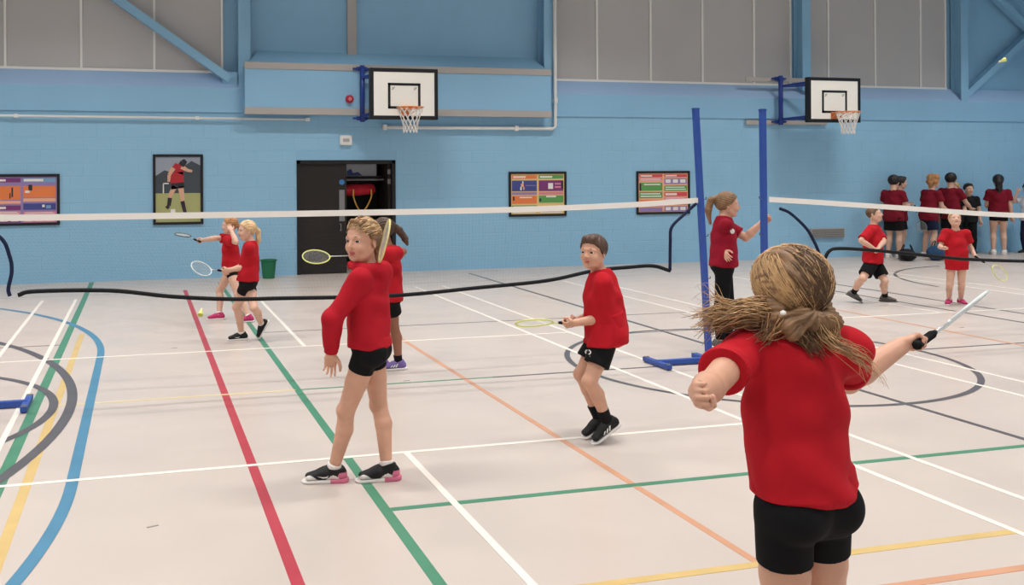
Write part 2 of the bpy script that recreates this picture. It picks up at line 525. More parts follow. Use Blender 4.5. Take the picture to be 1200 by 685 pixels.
class Field:
    """Smoothly blended volumes on a grid; .skin() gives one continuous surface."""
    def __init__(s, lo, hi, vox):
        s.vox = vox
        s.lo = np.asarray(lo, float)-2*vox
        s.n = np.ceil((np.asarray(hi, float)+2*vox-s.lo)/vox).astype(int)+1
        s.f = np.full(s.n, 0.3, np.float32)
        s.ax = [(s.lo[i]+vox*np.arange(s.n[i])).astype(np.float32) for i in range(3)]
    def window(s, lo, hi):
        a = np.clip(np.floor((np.asarray(lo)-s.lo)/s.vox).astype(int), 0, s.n-1)
        b = np.clip(np.ceil((np.asarray(hi)-s.lo)/s.vox).astype(int)+1, 1, s.n)
        sl = tuple(slice(a[i], max(b[i], a[i]+1)) for i in range(3))
        return sl, (s.ax[0][sl[0]][:, None, None], s.ax[1][sl[1]][None, :, None], s.ax[2][sl[2]][None, None, :])
    def _op(s, sl, d, k, op):
        g = s.f[sl]
        if op == 'add':
            if k > 0:
                h = np.maximum(k-np.abs(g-d), 0)/k
                s.f[sl] = np.minimum(g, d)-h*h*k*0.25
            else:
                s.f[sl] = np.minimum(g, d)
        else:
            d = -d
            if k > 0:
                h = np.maximum(k-np.abs(g-d), 0)/k
                s.f[sl] = np.maximum(g, d)+h*h*k*0.25
            else:
                s.f[sl] = np.maximum(g, d)
    def seg(s, A, B, ra, rb, u=None, k=0.02, cuts=(), op='add'):
        """tapered rod of elliptic section; ra, rb = radius or (radius along u, radius across)"""
        A, B = np.asarray(A, float), np.asarray(B, float)
        a0, b0 = ra if isinstance(ra, tuple) else (ra, ra)
        a1, b1 = rb if isinstance(rb, tuple) else (rb, rb)
        L = np.linalg.norm(B-A)
        w_ = (B-A)/L if L > 1e-6 else np.array([0, 0, 1.0])
        if u is None:
            u = np.cross(w_, [0.31, 0.2, 0.93])
        u = nrm(np.asarray(u, float)-w_*np.dot(u, w_))
        v = np.cross(w_, u)
        m = max(a0, b0, a1, b1)+k+3*s.vox
        sl, (X, Y, Z) = s.window(np.minimum(A, B)-m, np.maximum(A, B)+m)
        X, Y, Z = X-A[0], Y-A[1], Z-A[2]
        t = X*w_[0]+Y*w_[1]+Z*w_[2]
        x = X*u[0]+Y*u[1]+Z*u[2]
        y = X*v[0]+Y*v[1]+Z*v[2]
        tc = np.clip(t, 0, L)
        q = tc/max(L, 1e-6)
        a = a0+(a1-a0)*q
        b = b0+(b1-b0)*q
        mm = np.minimum(a, b)
        d = (np.sqrt((x/a)**2+(y/b)**2+((t-tc)/mm)**2)-1)*mm
        for P, nn in cuts:
            e = (X+A[0]-P[0])*nn[0]+(Y+A[1]-P[1])*nn[1]+(Z+A[2]-P[2])*nn[2]
            d = np.maximum(d, e)
        s._op(sl, d.astype(np.float32), k, op)
    def ell(s, C, R, axes=None, k=0.02, cuts=(), op='add'):
        C = np.asarray(C, float)
        R = R if isinstance(R, (tuple, list)) else (R, R, R)
        ax = axes if axes is not None else np.eye(3)
        m = max(R)+k+3*s.vox
        sl, (X, Y, Z) = s.window(C-m, C+m)
        X, Y, Z = X-C[0], Y-C[1], Z-C[2]
        q = 0
        for i in range(3):
            q = q+((X*ax[i][0]+Y*ax[i][1]+Z*ax[i][2])/R[i])**2
        d = (np.sqrt(q)-1)*min(R)
        for P, nn in cuts:
            e = (X+C[0]-P[0])*nn[0]+(Y+C[1]-P[1])*nn[1]+(Z+C[2]-P[2])*nn[2]
            d = np.maximum(d, e)
        s._op(sl, d.astype(np.float32), k, op)
    def cut(s, P, nn):
        sl, (X, Y, Z) = s.window(s.lo-1, s.lo+s.n*s.vox+1)
        s.f = np.maximum(s.f, ((X-P[0])*nn[0]+(Y-P[1])*nn[1]+(Z-P[2])*nn[2]).astype(np.float32))
    def hollow(s, opens, th):
        """open up cavities behind hems and cuffs: opens = (point, direction into the cloth, depth, reach)"""
        X, Y, Z = s.ax[0][:, None, None], s.ax[1][None, :, None], s.ax[2][None, None, :]
        g = s.f+th
        for P, nn, dep, reach in opens:
            e = (X-P[0])*nn[0]+(Y-P[1])*nn[1]+(Z-P[2])*nn[2]-dep
            r = np.sqrt((X-P[0])**2+(Y-P[1])**2+(Z-P[2])**2)-reach
            s.f = np.maximum(s.f, -np.maximum(np.maximum(g, e), r)).astype(np.float32)
    def skin(s):
        f = s.f
        f[0], f[-1] = 0.3, 0.3
        f[:, 0], f[:, -1] = 0.3, 0.3
        f[:, :, 0], f[:, :, -1] = 0.3, 0.3
        ins = f < 0
        cnt = np.zeros(tuple(s.n-1), np.uint8)
        cs = [(i, j, k) for i in (0, 1) for j in (0, 1) for k in (0, 1)]
        for i, j, k in cs:
            cnt += ins[i:s.n[0]-1+i, j:s.n[1]-1+j, k:s.n[2]-1+k]
        act = (cnt > 0) & (cnt < 8)
        idx = np.argwhere(act)
        vid = np.full(act.shape, -1, np.int32)
        vid[act] = np.arange(len(idx))
        val = np.stack([f[idx[:, 0]+i, idx[:, 1]+j, idx[:, 2]+k] for i, j, k in cs], 1).astype(float)
        C = np.array(cs, float)
        acc = np.zeros((len(idx), 3))
        n = np.zeros(len(idx))
        for a in range(8):
            for b in range(a+1, 8):
                if np.abs(C[a]-C[b]).sum() == 1:
                    x = (val[:, a] < 0) != (val[:, b] < 0)
                    t = val[x, a]/(val[x, a]-val[x, b])
                    acc[x] += C[a]+t[:, None]*(C[b]-C[a])
                    n[x] += 1
        V = s.lo+s.vox*(idx+acc/n[:, None])
        F = []
        for axn in range(3):
            b, c = (axn+1) % 3, (axn+2) % 3
            sh = [slice(None)]*3
            s0, s1 = list(sh), list(sh)
            s0[axn], s1[axn] = slice(0, -1), slice(1, None)
            A, B = ins[tuple(s0)], ins[tuple(s1)]
            e = np.argwhere(A != B)
            e = e[(e[:, b] > 0) & (e[:, c] > 0)]
            if not len(e):
                continue
            fl = A[tuple(e.T)]
            def cell(db, dc):
                q = e.copy()
                q[:, b] -= db
                q[:, c] -= dc
                return vid[tuple(q.T)]
            q = np.stack([cell(1, 1), cell(0, 1), cell(0, 0), cell(1, 0)], 1)
            q[~fl] = q[~fl][:, ::-1]
            F.append(q)
        return V, np.concatenate(F)

def vnormals(V, F):
    a, b, c, d = V[F[:, 0]], V[F[:, 1]], V[F[:, 2]], V[F[:, 3]]
    n = np.cross(c-a, d-b)
    N = np.zeros_like(V)
    for i in range(4):
        np.add.at(N, F[:, i], n)
    return N/np.maximum(np.linalg.norm(N, axis=1), 1e-9)[:, None]

def relax(V, F, it=1, lam=0.5):
    for _ in range(it):
        S = np.zeros_like(V)
        n = np.zeros(len(V))
        for i in range(4):
            for j in (1, 3):
                np.add.at(S, F[:, i], V[F[:, (i+j) % 4]])
                np.add.at(n, F[:, i], 1)
        V = V+lam*(S/np.maximum(n, 1)[:, None]-V)
    return V

def skin_mesh(name, V, F, mats, parent, idx=None, loc=None):
    me = bpy.data.meshes.new(name)
    me.vertices.add(len(V))
    me.vertices.foreach_set('co', V.astype(np.float32).ravel())
    me.loops.add(4*len(F))
    me.loops.foreach_set('vertex_index', F.astype(np.int32).ravel())
    me.polygons.add(len(F))
    me.polygons.foreach_set('loop_start', np.arange(0, 4*len(F), 4, dtype=np.int32))
    me.polygons.foreach_set('loop_total', np.full(len(F), 4, dtype=np.int32))
    for m in (mats if isinstance(mats, (list, tuple)) else [mats]):
        me.materials.append(m)
    if idx is not None:
        me.polygons.foreach_set('material_index', idx.astype(np.int32))
    me.update(calc_edges=True)
    me.polygons.foreach_set('use_smooth', np.ones(len(F), dtype=bool))
    return link(name, me, parent)

def waves(V, seed, freq, n=7, aniso=(1, 1, 1)):
    """smooth pseudo-random folds"""
    r = np.random.RandomState(seed)
    out = np.zeros(len(V))
    W = V*np.array(aniso)
    for i in range(n):
        k = nrm(r.normal(size=3))*freq*(0.6+1.1*r.rand())
        k2 = nrm(r.normal(size=3))*freq*0.5
        out += np.sin(W@k+6.28*r.rand()+1.6*np.sin(W@k2+6.28*r.rand()))
    return out/math.sqrt(n)

def yawv(y, p=0):
    a, b = math.radians(y), math.radians(p)
    return np.array([math.sin(a)*math.cos(b), math.cos(a)*math.cos(b), math.sin(b)])

def yawr(y):
    a = math.radians(y)
    return np.array([math.cos(a), -math.sin(a), 0.0])

def put_hand(F, wr, el, h, side, mode, g=None, pn=None, fr=1.0, wr_h=None):
    """palm, four unequal fingers with knuckle bends and a thumb from the palm's side.
    mode relax / fist / grip / flat; g = thumb-side direction, returns the grip centre and axis"""
    d = nrm(np.asarray(wr)-np.asarray(el))
    if g is None:
        g = np.cross(d, [0, 0, 1]) if abs(d[2]) < 0.8 else np.cross(d, [1, 0, 0])
    g = nrm(g)
    if mode == 'grip':
        ang = np.dot(d, g)
        if abs(ang) > 0.5:                       # cock the wrist so that the handle lies across the palm
            d = nrm(d-g*(ang-0.5*np.sign(ang)))
    ts = nrm(g-d*np.dot(d, g))
    n = np.cross(ts, d) if side == 'R' else np.cross(d, ts)
    wr = np.asarray(wr, float)
    pl = 0.056*h
    kn = wr+d*pl
    k = 0.006
    F.seg(wr-d*0.01*h, wr+d*0.02*h, (0.017*h, 0.013*h), (0.022*h, 0.012*h), ts, 0.012)
    F.seg(wr+d*0.018*h, wr+d*0.048*h, (0.025*h, 0.0115*h), (0.027*h, 0.0095*h), ts, 0.012)
    rad = 0.0053*h*fr
    ln = [0.046, 0.051, 0.047, 0.037]
    curls = {'relax': (22, 30, 22), 'fist': (78, 95, 60), 'grip': (62, 82, 55), 'flat': (6, 8, 6)}[mode]
    for i in range(4):
        o = (0.0185-0.0122*i)*h
        base = kn+ts*o-d*(0.004*h if i in (0, 2) else (0 if i == 1 else 0.009*h))
        a = 0.0
        sp = 0.10*(1.5-i)*(0.25 if mode in ('fist', 'grip') else 1.0)
        p = base
        for j, c in enumerate(curls):
            a += math.radians(c+(3*i if mode == 'relax' else 0))
            dr = nrm(d*math.cos(a)+n*math.sin(a)+ts*sp)
            L = ln[i]*h*(0.45, 0.32, 0.23)[j]
            q = p+dr*L
            F.seg(p, q, rad*(1-0.07*j), rad*(0.96-0.1*j), None, k if j == 0 else 0.003)
            p = q
    tb = wr+d*0.014*h+ts*0.017*h
    if mode in ('fist', 'grip'):
        t1 = tb+nrm(d*0.55+ts*0.45+n*0.75)*0.026*h
        t2 = t1+nrm(d*0.75-ts*0.25+n*0.5)*0.021*h
        t3 = t2+nrm(d*0.3-ts*0.9+n*0.1)*0.018*h
    else:
        t1 = tb+nrm(d*0.65+ts*0.75+n*0.25)*0.026*h
        t2 = t1+nrm(d*0.95+ts*0.35+n*0.2)*0.022*h
        t3 = t2+nrm(d+ts*0.05+n*0.15)*0.016*h
    F.seg(tb, t1, 0.0095*h, 0.0078*h, None, 0.010)
    F.seg(t1, t2, 0.0076*h*fr, 0.0068*h*fr, None, 0.003)
    F.seg(t2, t3, 0.0068*h*fr, 0.0054*h*fr, None, 0.003)
    return kn-d*0.004*h+n*(0.0095*h+0.012), ts, d, n

TRUNK = [(-0.05, 0.062, 0.054), (0.0, 0.078, 0.061), (0.28, 0.073, 0.057), (0.58, 0.080, 0.059), (0.82, 0.074, 0.050), (0.98, 0.040, 0.038)]

def build_person(key, label, J, S, group=None):
    """One figure.  J: joints in metres about the floor point below the pelvis; S: what it wears and holds."""
    h = J['height']
    vox = S['vox']
    trunk_pts, left_pts, right_pts = J['trunk'], J['left'], J['right']
    limb = ('hip', 'knee', 'ankle', 'shoulder', 'elbow', 'wrist')
    LIMB = {'L': {n: np.array(v, float) for n, v in zip(limb, left_pts)}, 'R': {n: np.array(v, float) for n, v in zip(limb, right_pts)}}
    FOOT = {'L': J['feet'][0], 'R': J['feet'][1]}
    root = thing('person', label, 'person', (J['spot'][0], J['spot'][1], 0), group)
    pel, nck, hd = (np.array(v, float) for v in trunk_pts)
    tr = nrm(nck-pel)
    TL = np.linalg.norm(nck-pel)
    sk = S['skin']
    wt = S.get('wt', 1.0)
    dy = ((J['chest_yaw']-J['pelvis_yaw']+180) % 360)-180
    def lat(t):
        return yawr(J['pelvis_yaw']+dy*min(max(t, 0), 1))
    def tp(t):
        return pel+(nck-pel)*t
    pts = np.array(trunk_pts+left_pts+right_pts, float)
    lo, hi = pts.min(0)-0.19*h, pts.max(0)+0.17*h
    lo[2] = -0.01
    # ---------------- body
    F = Field(lo, hi, vox)
    for i in range(len(TRUNK)-1):
        t0, a0, b0 = TRUNK[i]
        t1, a1, b1 = TRUNK[i+1]
        F.seg(tp(t0), tp(t1), (a0*h*wt, b0*h*wt), (a1*h*wt, b1*h*wt), lat((t0+t1)/2), 0.03 if i else 0)
    fwd = yawv(J['pelvis_yaw'])
    up = np.array([0, 0, 1.0])
    hr, hf = yawr(J['face_yaw']), yawv(J['face_yaw'], J['face_pitch'])
    hu = np.cross(hr, hf)
    hh = S.get('hh', 0.157)*h
    hax = (hr, hf, hu)
    def H(x, y, z):
        return hd+hh*(hr*x+hf*y+hu*z)
    F.seg(tp(0.93), H(0, -0.1, -0.25), 0.036*h, 0.034*h, None, 0.02)
    out = {'grip': {}, 'foot': {}}
    for s, sg in (('L', -1), ('R', 1)):
        hip, kn, an = LIMB[s]['hip'], LIMB[s]['knee'], LIMB[s]['ankle']
        sh, el, wr = LIMB[s]['shoulder'], LIMB[s]['elbow'], LIMB[s]['wrist']
        F.seg(tp(0.87), sh-tr*0.002*h, 0.030*h, 0.031*h, None, 0.03)
        F.seg(sh, el, 0.0305*h*wt, 0.0240*h*wt, None, 0.03)
        m = el+(wr-el)*0.28
        F.seg(el, m, 0.0240*h, 0.0262*h*wt, None, 0.01)
        F.seg(m, wr, 0.0262*h*wt, 0.0168*h, None, 0.01)
        F.ell(hip-fwd*0.024*h-up*0.002*h, 0.050*h*wt, None, 0.03)
        F.seg(hip, hip+(kn-hip)*0.5, 0.051*h*wt, 0.045*h*wt, None, 0.03)
        F.seg(hip+(kn-hip)*0.5, kn, 0.045*h*wt, 0.033*h, None, 0.01)
        bk = -nrm(np.cross(np.cross(kn-hip, fwd), kn-hip)) if np.linalg.norm(np.cross(kn-hip, fwd)) > 1e-3 else -fwd
        c1 = kn+(an-kn)*0.30+bk*0.009*h
        F.ell(kn-bk*0.006*h, 0.033*h, None, 0.015)
        F.seg(kn, c1, 0.031*h, 0.0345*h*wt, None, 0.012)
        F.seg(c1, an, 0.0345*h*wt, 0.021*h, None, 0.012)
        fd = yawv(FOOT[s][0], FOOT[s][1])
        fr_ = yawr(FOOT[s][0])
        fu = np.cross(fr_, fd)
        off = an[2] if abs(FOOT[s][1]) < 1 else 0.05*h
        F.seg(an-fu*off*0.25, an+fd*0.085*h-fu*off*0.68, 0.018*h, 0.012*h, None, 0.012)
        hm = S.get('hands', {}).get(s, ('relax',))
        out['grip'][s] = put_hand(F, wr, el, h*S.get('hand_s', 0.9), s, hm[0], hm[1] if len(hm) > 1 else None, None, max(1.0, 0.85*vox/(0.0053*h)))
        out['foot'][s] = (an, fd, fr_, fu, off)
    # head with a face
    F.ell(H(0, -0.055, 0.13), (0.345*hh, 0.425*hh, 0.37*hh), hax, 0.02)
    F.ell(H(0, 0.10, -0.13), (0.270*hh, 0.285*hh, 0.335*hh), hax, 0.03)
    F.seg(H(-0.08, 0.16, -0.355), H(0.08, 0.16, -0.355), 0.105*hh, 0.105*hh, None, 0.03)
    F.ell(H(0, 0.27, -0.405), 0.075*hh, None, 0.015)
    for sx in (-1, 1):
        F.seg(H(sx*0.25, -0.02, -0.22), H(sx*0.13, 0.14, -0.36), 0.07*hh, 0.08*hh, None, 0.03)
        F.ell(H(sx*0.155, 0.245, -0.15), 0.115*hh, None, 0.02)
        F.seg(H(sx*0.05, 0.355, 0.085), H(sx*0.20, 0.29, 0.075), 0.05*hh, 0.045*hh, None, 0.012)
        F.ell(H(sx*0.145, 0.425, 0.01), (0.085*hh, 0.075*hh, 0.055*hh), hax, 0.008, op='sub')
        ea = (nrm(hr*0.9*sx-hf*0.35), nrm(hf*0.9+hr*0.35*sx), hu)
        F.ell(H(sx*0.355, -0.045, -0.03), (0.035*hh, 0.085*hh, 0.135*hh), ea, 0.006)
        F.ell(H(sx*0.385, -0.035, -0.015), (0.03*hh, 0.05*hh, 0.085*hh), ea, 0.004, op='sub')
    F.seg(H(0, 0.365, 0.03), H(0, 0.445, -0.115), 0.033*hh, 0.052*hh, None, 0.012)
    for sx in (-1, 1):
        F.ell(H(sx*0.05, 0.405, -0.135), 0.036*hh, None, 0.008)
    mouth = S.get('mouth', 0.0)
    F.seg(H(-0.085, 0.345, -0.245), H(0, 0.40, -0.238), 0.018*hh, 0.026*hh, None, 0.006)
    F.seg(H(0.085, 0.345, -0.245), H(0, 0.40, -0.238), 0.018*hh, 0.026*hh, None, 0.006)
    F.seg(H(-0.055, 0.355, -0.285-mouth), H(0.055, 0.355, -0.285-mouth), 0.026*hh, 0.026*hh, None, 0.006)
    F.seg(H(-0.075, 0.40, -0.264-mouth/2), H(0.075, 0.40, -0.264-mouth/2), 0.010*hh+mouth*hh*0.5, 0.010*hh+mouth*hh*0.5, None, 0.004, op='sub')
    V, Q = F.skin()
    V = relax(V, Q, 1, 0.4)
    c = (V[Q].mean(1)-hd)/hh
    cx, cy, cz = c@hr, c@hf, c@hu
    idx = np.zeros(len(Q), int)
    idx[(np.abs(cx) < 0.092-0.5*np.abs(cz+0.262)) & (cy > 0.30) & (np.abs(cz+0.262+mouth/2) < 0.034+mouth/2)] = 1
    body = skin_mesh('body', V, Q, [sk, M_LIP], root, idx)
    # ---------------- eyes and brows
    if S.get('face', True):
        for sx in (-1, 1):
            mb = MB()
            ec = H(sx*0.142, 0.318, 0.008)
            ed = nrm(hf+hr*0.18*sx+hr*S.get('gaze', 0))
            e1, e2 = nrm(np.cross(hu, ed)), None
            e2 = np.cross(ed, e1)
            nu, nv = 14, 8
            v = []
            fq, mi = [], []
            for a in range(nv+1):
                th = PI/2*a/nv
                for b in range(nu):
                    ph = 2*PI*b/nu
                    v.append(tuple(ec+hh*(ed*0.050*math.cos(th)+e1*0.070*math.sin(th)*math.cos(ph)+e2*0.042*math.sin(th)*math.sin(ph))))
            for a in range(nv):
                for b in range(nu):
                    fq.append((a*nu+b, a*nu+(b+1) % nu, (a+1)*nu+(b+1) % nu, (a+1)*nu+b))
                    mi.append(1 if a < 4 else 0)
            me = raw_mesh('eye', v, fq, [M_EYE, M_IRIS], mi, True)
            link('eye', me, root)
            b = MB()
            b.tube([H(sx*0.055, 0.392, 0.10), H(sx*0.13, 0.37, 0.118), H(sx*0.225, 0.285, 0.095)], [0.010*hh, 0.013*hh, 0.006*hh], 6)
            b.build('eyebrow', S['brow'], root, True)
    # ---------------- top
    ease = S.get('ease', 1.0)
    kind = S.get('top', 'tee')
    th_ = S.get('hem', -0.10)
    F = Field(lo, hi, vox)
    if kind == 'hoodie':
        prof = [(th_-0.03, 0.092, 0.080), (0.02, 0.096, 0.085), (0.28, 0.092, 0.080), (0.58, 0.096, 0.078), (0.82, 0.088, 0.064), (0.97, 0.052, 0.052)]
        sl_f, r0, r1 = 2.0, 0.039, 0.035
    else:
        fl = S.get('flare', 1.0)
        prof = [(th_-0.03, 0.104*ease*fl, 0.084*ease*fl), (0.02, 0.099*ease, 0.084*ease), (0.28, 0.097*ease, 0.080*ease), (0.58, 0.096*ease, 0.076*ease), (0.82, 0.086, 0.062), (0.97, 0.052, 0.050)]
        sl_f, r0, r1 = S.get('sleeve', 0.62), 0.041*ease, 0.046*ease
    hn = nrm(tr*0.85+up*0.35)
    hem = (tp(th_), -hn)
    for i in range(len(prof)-1):
        t0, a0, b0 = prof[i]
        t1, a1, b1 = prof[i+1]
        F.seg(tp(t0)-tr*(0.06 if i == 0 else 0), tp(t1), (a0*h*wt, b0*h*wt), (a1*h*wt, b1*h*wt), lat((t0+t1)/2), 0.035 if i else 0, cuts=(hem,) if i < 3 else ())
    opens = [(tp(th_), hn, 0.045, 0.35)]
    for s in ('L', 'R'):
        hip, kn = LIMB[s]['hip'], LIMB[s]['knee']
        cv = 0.002*h+0.005
        F.ell(hip-fwd*0.024*h-up*0.002*h, 0.0535*h*wt+cv, None, 0.03, cuts=(hem,))
        F.seg(hip+up*0.05*h, hip+(kn-hip)*0.45, 0.054*h*wt+cv, (0.052 if S.get('bottom') != 'loose' else 0.063)*h*wt+cv, None, 0.03, cuts=(hem,))
    for s in ('L', 'R'):
        sh, el, wr = LIMB[s]['shoulder'], LIMB[s]['elbow'], LIMB[s]['wrist']
        F.seg(tp(0.87), sh-tr*0.004*h, 0.038*h, 0.0395*h, None, 0.03)
        if sl_f > 1:
            e_ = wr-nrm(wr-el)*0.004*h
            F.seg(sh, el, r0*h, r1*h, None, 0.03)
            F.seg(el, e_-nrm(wr-el)*0.03*h, r1*h, 0.032*h, None, 0.02)
            F.seg(e_-nrm(wr-el)*0.030*h, e_, 0.029*h, 0.027*h, None, 0.004, cuts=((e_, nrm(wr-el)),))
            opens.append((e_, -nrm(wr-el), 0.02, 0.06))
        else:
            e_ = sh+(el-sh)*sl_f
            dn = nrm(el-sh)
            F.seg(sh, e_+dn*0.05, r0*h, r1*h, None, 0.025, cuts=((e_, dn),))
            opens.append((e_, -dn, 0.03, 0.07*h+0.02))
    if kind == 'hoodie':
        F.seg(tp(th_+0.06), tp(th_), (0.088*h, 0.078*h), (0.085*h, 0.076*h), lat(0), 0.01, cuts=(hem,))
        sf = yawv(J['chest_yaw'])
        sr = yawr(J['chest_yaw'])
        ring = []
        for a in np.linspace(-150, 150, 11):
            q = math.radians(a)
            ring.append(tp(0.985)-sf*math.cos(q)*0.060*h+sr*math.sin(q)*0.062*h-up*(0.010+0.012*math.cos(q))*h+up*0.014*h)
        for i in range(10):
            a = abs(-150+30*i+15)
            rr = 0.013+0.012*max(0, math.cos(math.radians(a*0.55)))
            F.seg(ring[i], ring[i+1], rr*h, rr*h, None, 0.012)
        F.ell(tp(0.90)-sf*0.066*h, (0.050*h, 0.022*h, 0.045*h), (sr, sf, up), 0.03)
    F.seg(tp(0.95), H(0, -0.1, -0.1), 0.046*h, 0.043*h, None, 0.006, op='sub')
    F.hollow(opens, max(0.006, 1.6*vox))
    V, Q = F.skin()
    N = vnormals(V, Q)
    amp = S.get('fold', 0.004)
    tl = V@nrm(yawr(J['chest_yaw'])*0.55+up*0.8)
    drape = (0.5+0.5*np.sin(tl*S.get('fold_f', 38)+1.8*waves(V, S.get('seed', 3)+4, 7.0, 4)))**2*np.clip(0.5+waves(V, S.get('seed', 3)+5, 6.0, 4), 0, 1.5)
    V = V+N*(amp*S.get('drape', 1.0)*drape+amp*waves(V, S.get('seed', 3), 16.0, 8, (1, 1, 0.75))+0.35*amp*waves(V, S.get('seed', 3)+9, 42.0, 6))[:, None]
    V = relax(V, Q, 1, 0.3)
    shirt = skin_mesh('hoodie' if kind == 'hoodie' else 'shirt', V, Q, S['top_mat'], root)
    # ---------------- shorts or leggings
    F = Field(lo, hi, vox)
    bk_ = S.get('bottom', 'tight')
    e0 = {'tight': 1.07, 'loose': 1.12, 'leggings': 1.06}[bk_]
    lf_ = {'tight': S.get('leg', 0.34), 'loose': S.get('leg', 0.6), 'leggings': 2}[bk_]
    for i in range(2):
        t0, a0, b0 = TRUNK[i]
        t1, a1, b1 = TRUNK[i+1]
        F.seg(tp(t0), tp(t1), (a0*h*wt*e0+0.004, b0*h*wt*e0+0.004), (a1*h*wt*e0+0.004, b1*h*wt*e0+0.004), lat(0), 0.03 if i else 0, cuts=((tp(0.22), tr),))
    F.seg(LIMB['L']['hip']-up*0.012*h, LIMB['R']['hip']-up*0.012*h, 0.052*h*wt, 0.052*h*wt, None, 0.02)
    opens = []
    for s in ('L', 'R'):
        hip, kn, an = LIMB[s]['hip'], LIMB[s]['knee'], LIMB[s]['ankle']
        F.ell(hip-fwd*0.024*h-up*0.002*h, 0.050*h*wt*e0+0.004, None, 0.03)
        if lf_ > 1:
            F.seg(hip, kn, 0.056*h*wt, 0.043*h, None, 0.03)
            F.ell(kn, 0.043*h, None, 0.02)
            F.seg(kn, kn+(an-kn)*0.3, 0.043*h, 0.046*h, None, 0.01)
            e_ = kn+(an-kn)*0.93
            F.seg(kn+(an-kn)*0.3, e_, 0.046*h, 0.028*h, None, 0.01, cuts=((e_, nrm(an-kn)),))
        else:
            e_ = hip+(kn-hip)*lf_
            dn = nrm(kn-hip)
            r0, r1 = (0.0535*wt, 0.0505*wt) if bk_ == 'tight' else (0.060*wt, 0.062*wt)
            F.seg(hip, e_+dn*0.04, r0*h, r1*h, None, 0.010, cuts=((e_, dn),))
            opens.append((e_, -dn, 0.03 if bk_ == 'loose' else 0.012, 0.1*h))
    F.hollow(opens, max(0.005, 1.6*vox))
    V, Q = F.skin()
    N = vnormals(V, Q)
    V = V+N*((0.003 if bk_ == 'loose' else 0.0012)*waves(V, 17, 22.0, 7))[:, None]
    shorts = skin_mesh({'leggings': 'leggings'}.get(bk_, 'shorts'), V, Q, S['bottom_mat'], root)
    # ---------------- socks and shoes
    shoes = []
    for s in ('L', 'R'):
        an, fd, fr_, fu, off = out['foot'][s]
        kn = LIMB[s]['knee']
        sh_up = nrm(kn-an)
        sv = max(0.0028, min(vox, 0.007))
        o = off
        def fp(x, y, z):                       # x along the foot, y sideways, z above the sole
            return an+fd*x*h+fr_*y*h+fu*(z*h-o)
        bx = np.array([fp(a, b, c_) for a in (-0.06, 0.14) for b in (-0.05, 0.05) for c_ in (-0.01, 0.12)]+[an+sh_up*0.12*h-0.03*h, an+sh_up*0.12*h+0.03*h])
        if 'sock' in S:
            G = Field(bx.min(0)-0.02, bx.max(0)+0.03, sv)
            top = an+sh_up*S.get('sock_h', 0.045)*h
            rt_ = (0.0250+0.0135*min(1, (S.get('sock_h', 0.045)+0.03)/0.165))*h
            G.seg(an-fu*o*0.2, an+sh_up*0.01*h, 0.0240*h, 0.0250*h, None, 0.01)
            G.seg(an, top+sh_up*0.03*h, 0.0250*h, rt_, None, 0.01, cuts=((top, sh_up),))
            V, Q = G.skin()
            skin_mesh('sock', V, Q, S['sock'], root)
        G = Field(bx.min(0)-0.02, bx.max(0)+0.02, sv)
        zs = 0.014
        cutb = ((fp(0, 0, zs-0.006), -fu),)
        G.seg(fp(-0.028, 0, 0.030), fp(0.03, 0, 0.033), (0.0265*h, 0.024*h), (0.0275*h, 0.025*h), fr_, 0, cuts=cutb)
        G.seg(fp(0.03, 0, 0.033), fp(0.095, 0, 0.022), (0.0285*h, 0.024*h), (0.0275*h, 0.014*h), fr_, 0.015, cuts=cutb)
        G.seg(fp(-0.018, 0, 0.035), an+sh_up*0.012*h-fd*0.004*h, 0.0290*h, 0.0315*h, None, 0.012, cuts=((an+sh_up*0.010*h, nrm(sh_up+fd*0.15)),))
        G.seg(fp(0.02, 0, 0.046), fp(0.052, 0, 0.038), (0.016*h, 0.016*h), (0.018*h, 0.012*h), fr_, 0.015)
        G.seg(an+sh_up*0.004*h, an+sh_up*0.05*h, 0.0215*h, 0.0245*h, None, 0.003, op='sub')
        V, Q = G.skin()
        V = relax(V, Q, 1, 0.4)
        x = ((V[Q].mean(1)-an)@fd)/h
        z = ((V[Q].mean(1)-an)@fu+o)/h
        ui = np.zeros(len(Q), int)
        if 'shoe_heel' in S:
            ui[(x < -0.012-0.5*(z-0.02)) & (z < 0.04)] = 1
            ui[(z < 0.020+0.012*np.cos(x*70)) & (x > -0.02)] = 2
        sh_o = skin_mesh('shoe', V, Q, [S['shoe'], S.get('shoe_heel', S['shoe']), S.get('sole', M_WHITE)], root, ui)
        G = Field(bx.min(0)-0.02, bx.max(0)+0.02, sv)
        cz = ((fp(0, 0, 0.0), -fu), (fp(0, 0, 0.0150), nrm(fu+fd*0.05)))
        G.seg(fp(-0.030, 0, 0.009), fp(0.03, 0, 0.009), (0.029*h, 0.030*h), (0.0275*h, 0.03*h), fr_, 0, cuts=cz)
        G.seg(fp(0.03, 0, 0.009), fp(0.092, 0, 0.009), (0.0285*h, 0.03*h), (0.031*h, 0.031*h), fr_, 0.004, cuts=cz)
        V, Q = G.skin()
        x = ((V[Q].mean(1)-an)@fd)/h
        ui = (x < 0.012).astype(int) if 'shoe_heel' in S else np.zeros(len(Q), int)
        skin_mesh('sole', V, Q, [S.get('sole', M_WHITE), S.get('shoe_heel', M_WHITE)], sh_o, ui)
        if vox < 0.0055:
            for q in range(4):
                z0 = 0.060-0.0062*q
                pa = [fp(0.018+0.011*q, -0.016, z0-0.008), fp(0.020+0.011*q, 0, z0+0.001), fp(0.022+0.011*q, 0.016, z0-0.008)]
                MB().tube(pa, 0.0017*h, 5).build('lace', S.get('lace', M_WHITE), sh_o)
        shoes.append(sh_o)
    # ---------------- hair
    hk = S['hair']
    hm = S['hair_mat']
    S.setdefault('locks', ())
    hv = max(0.003, min(vox, 0.008))
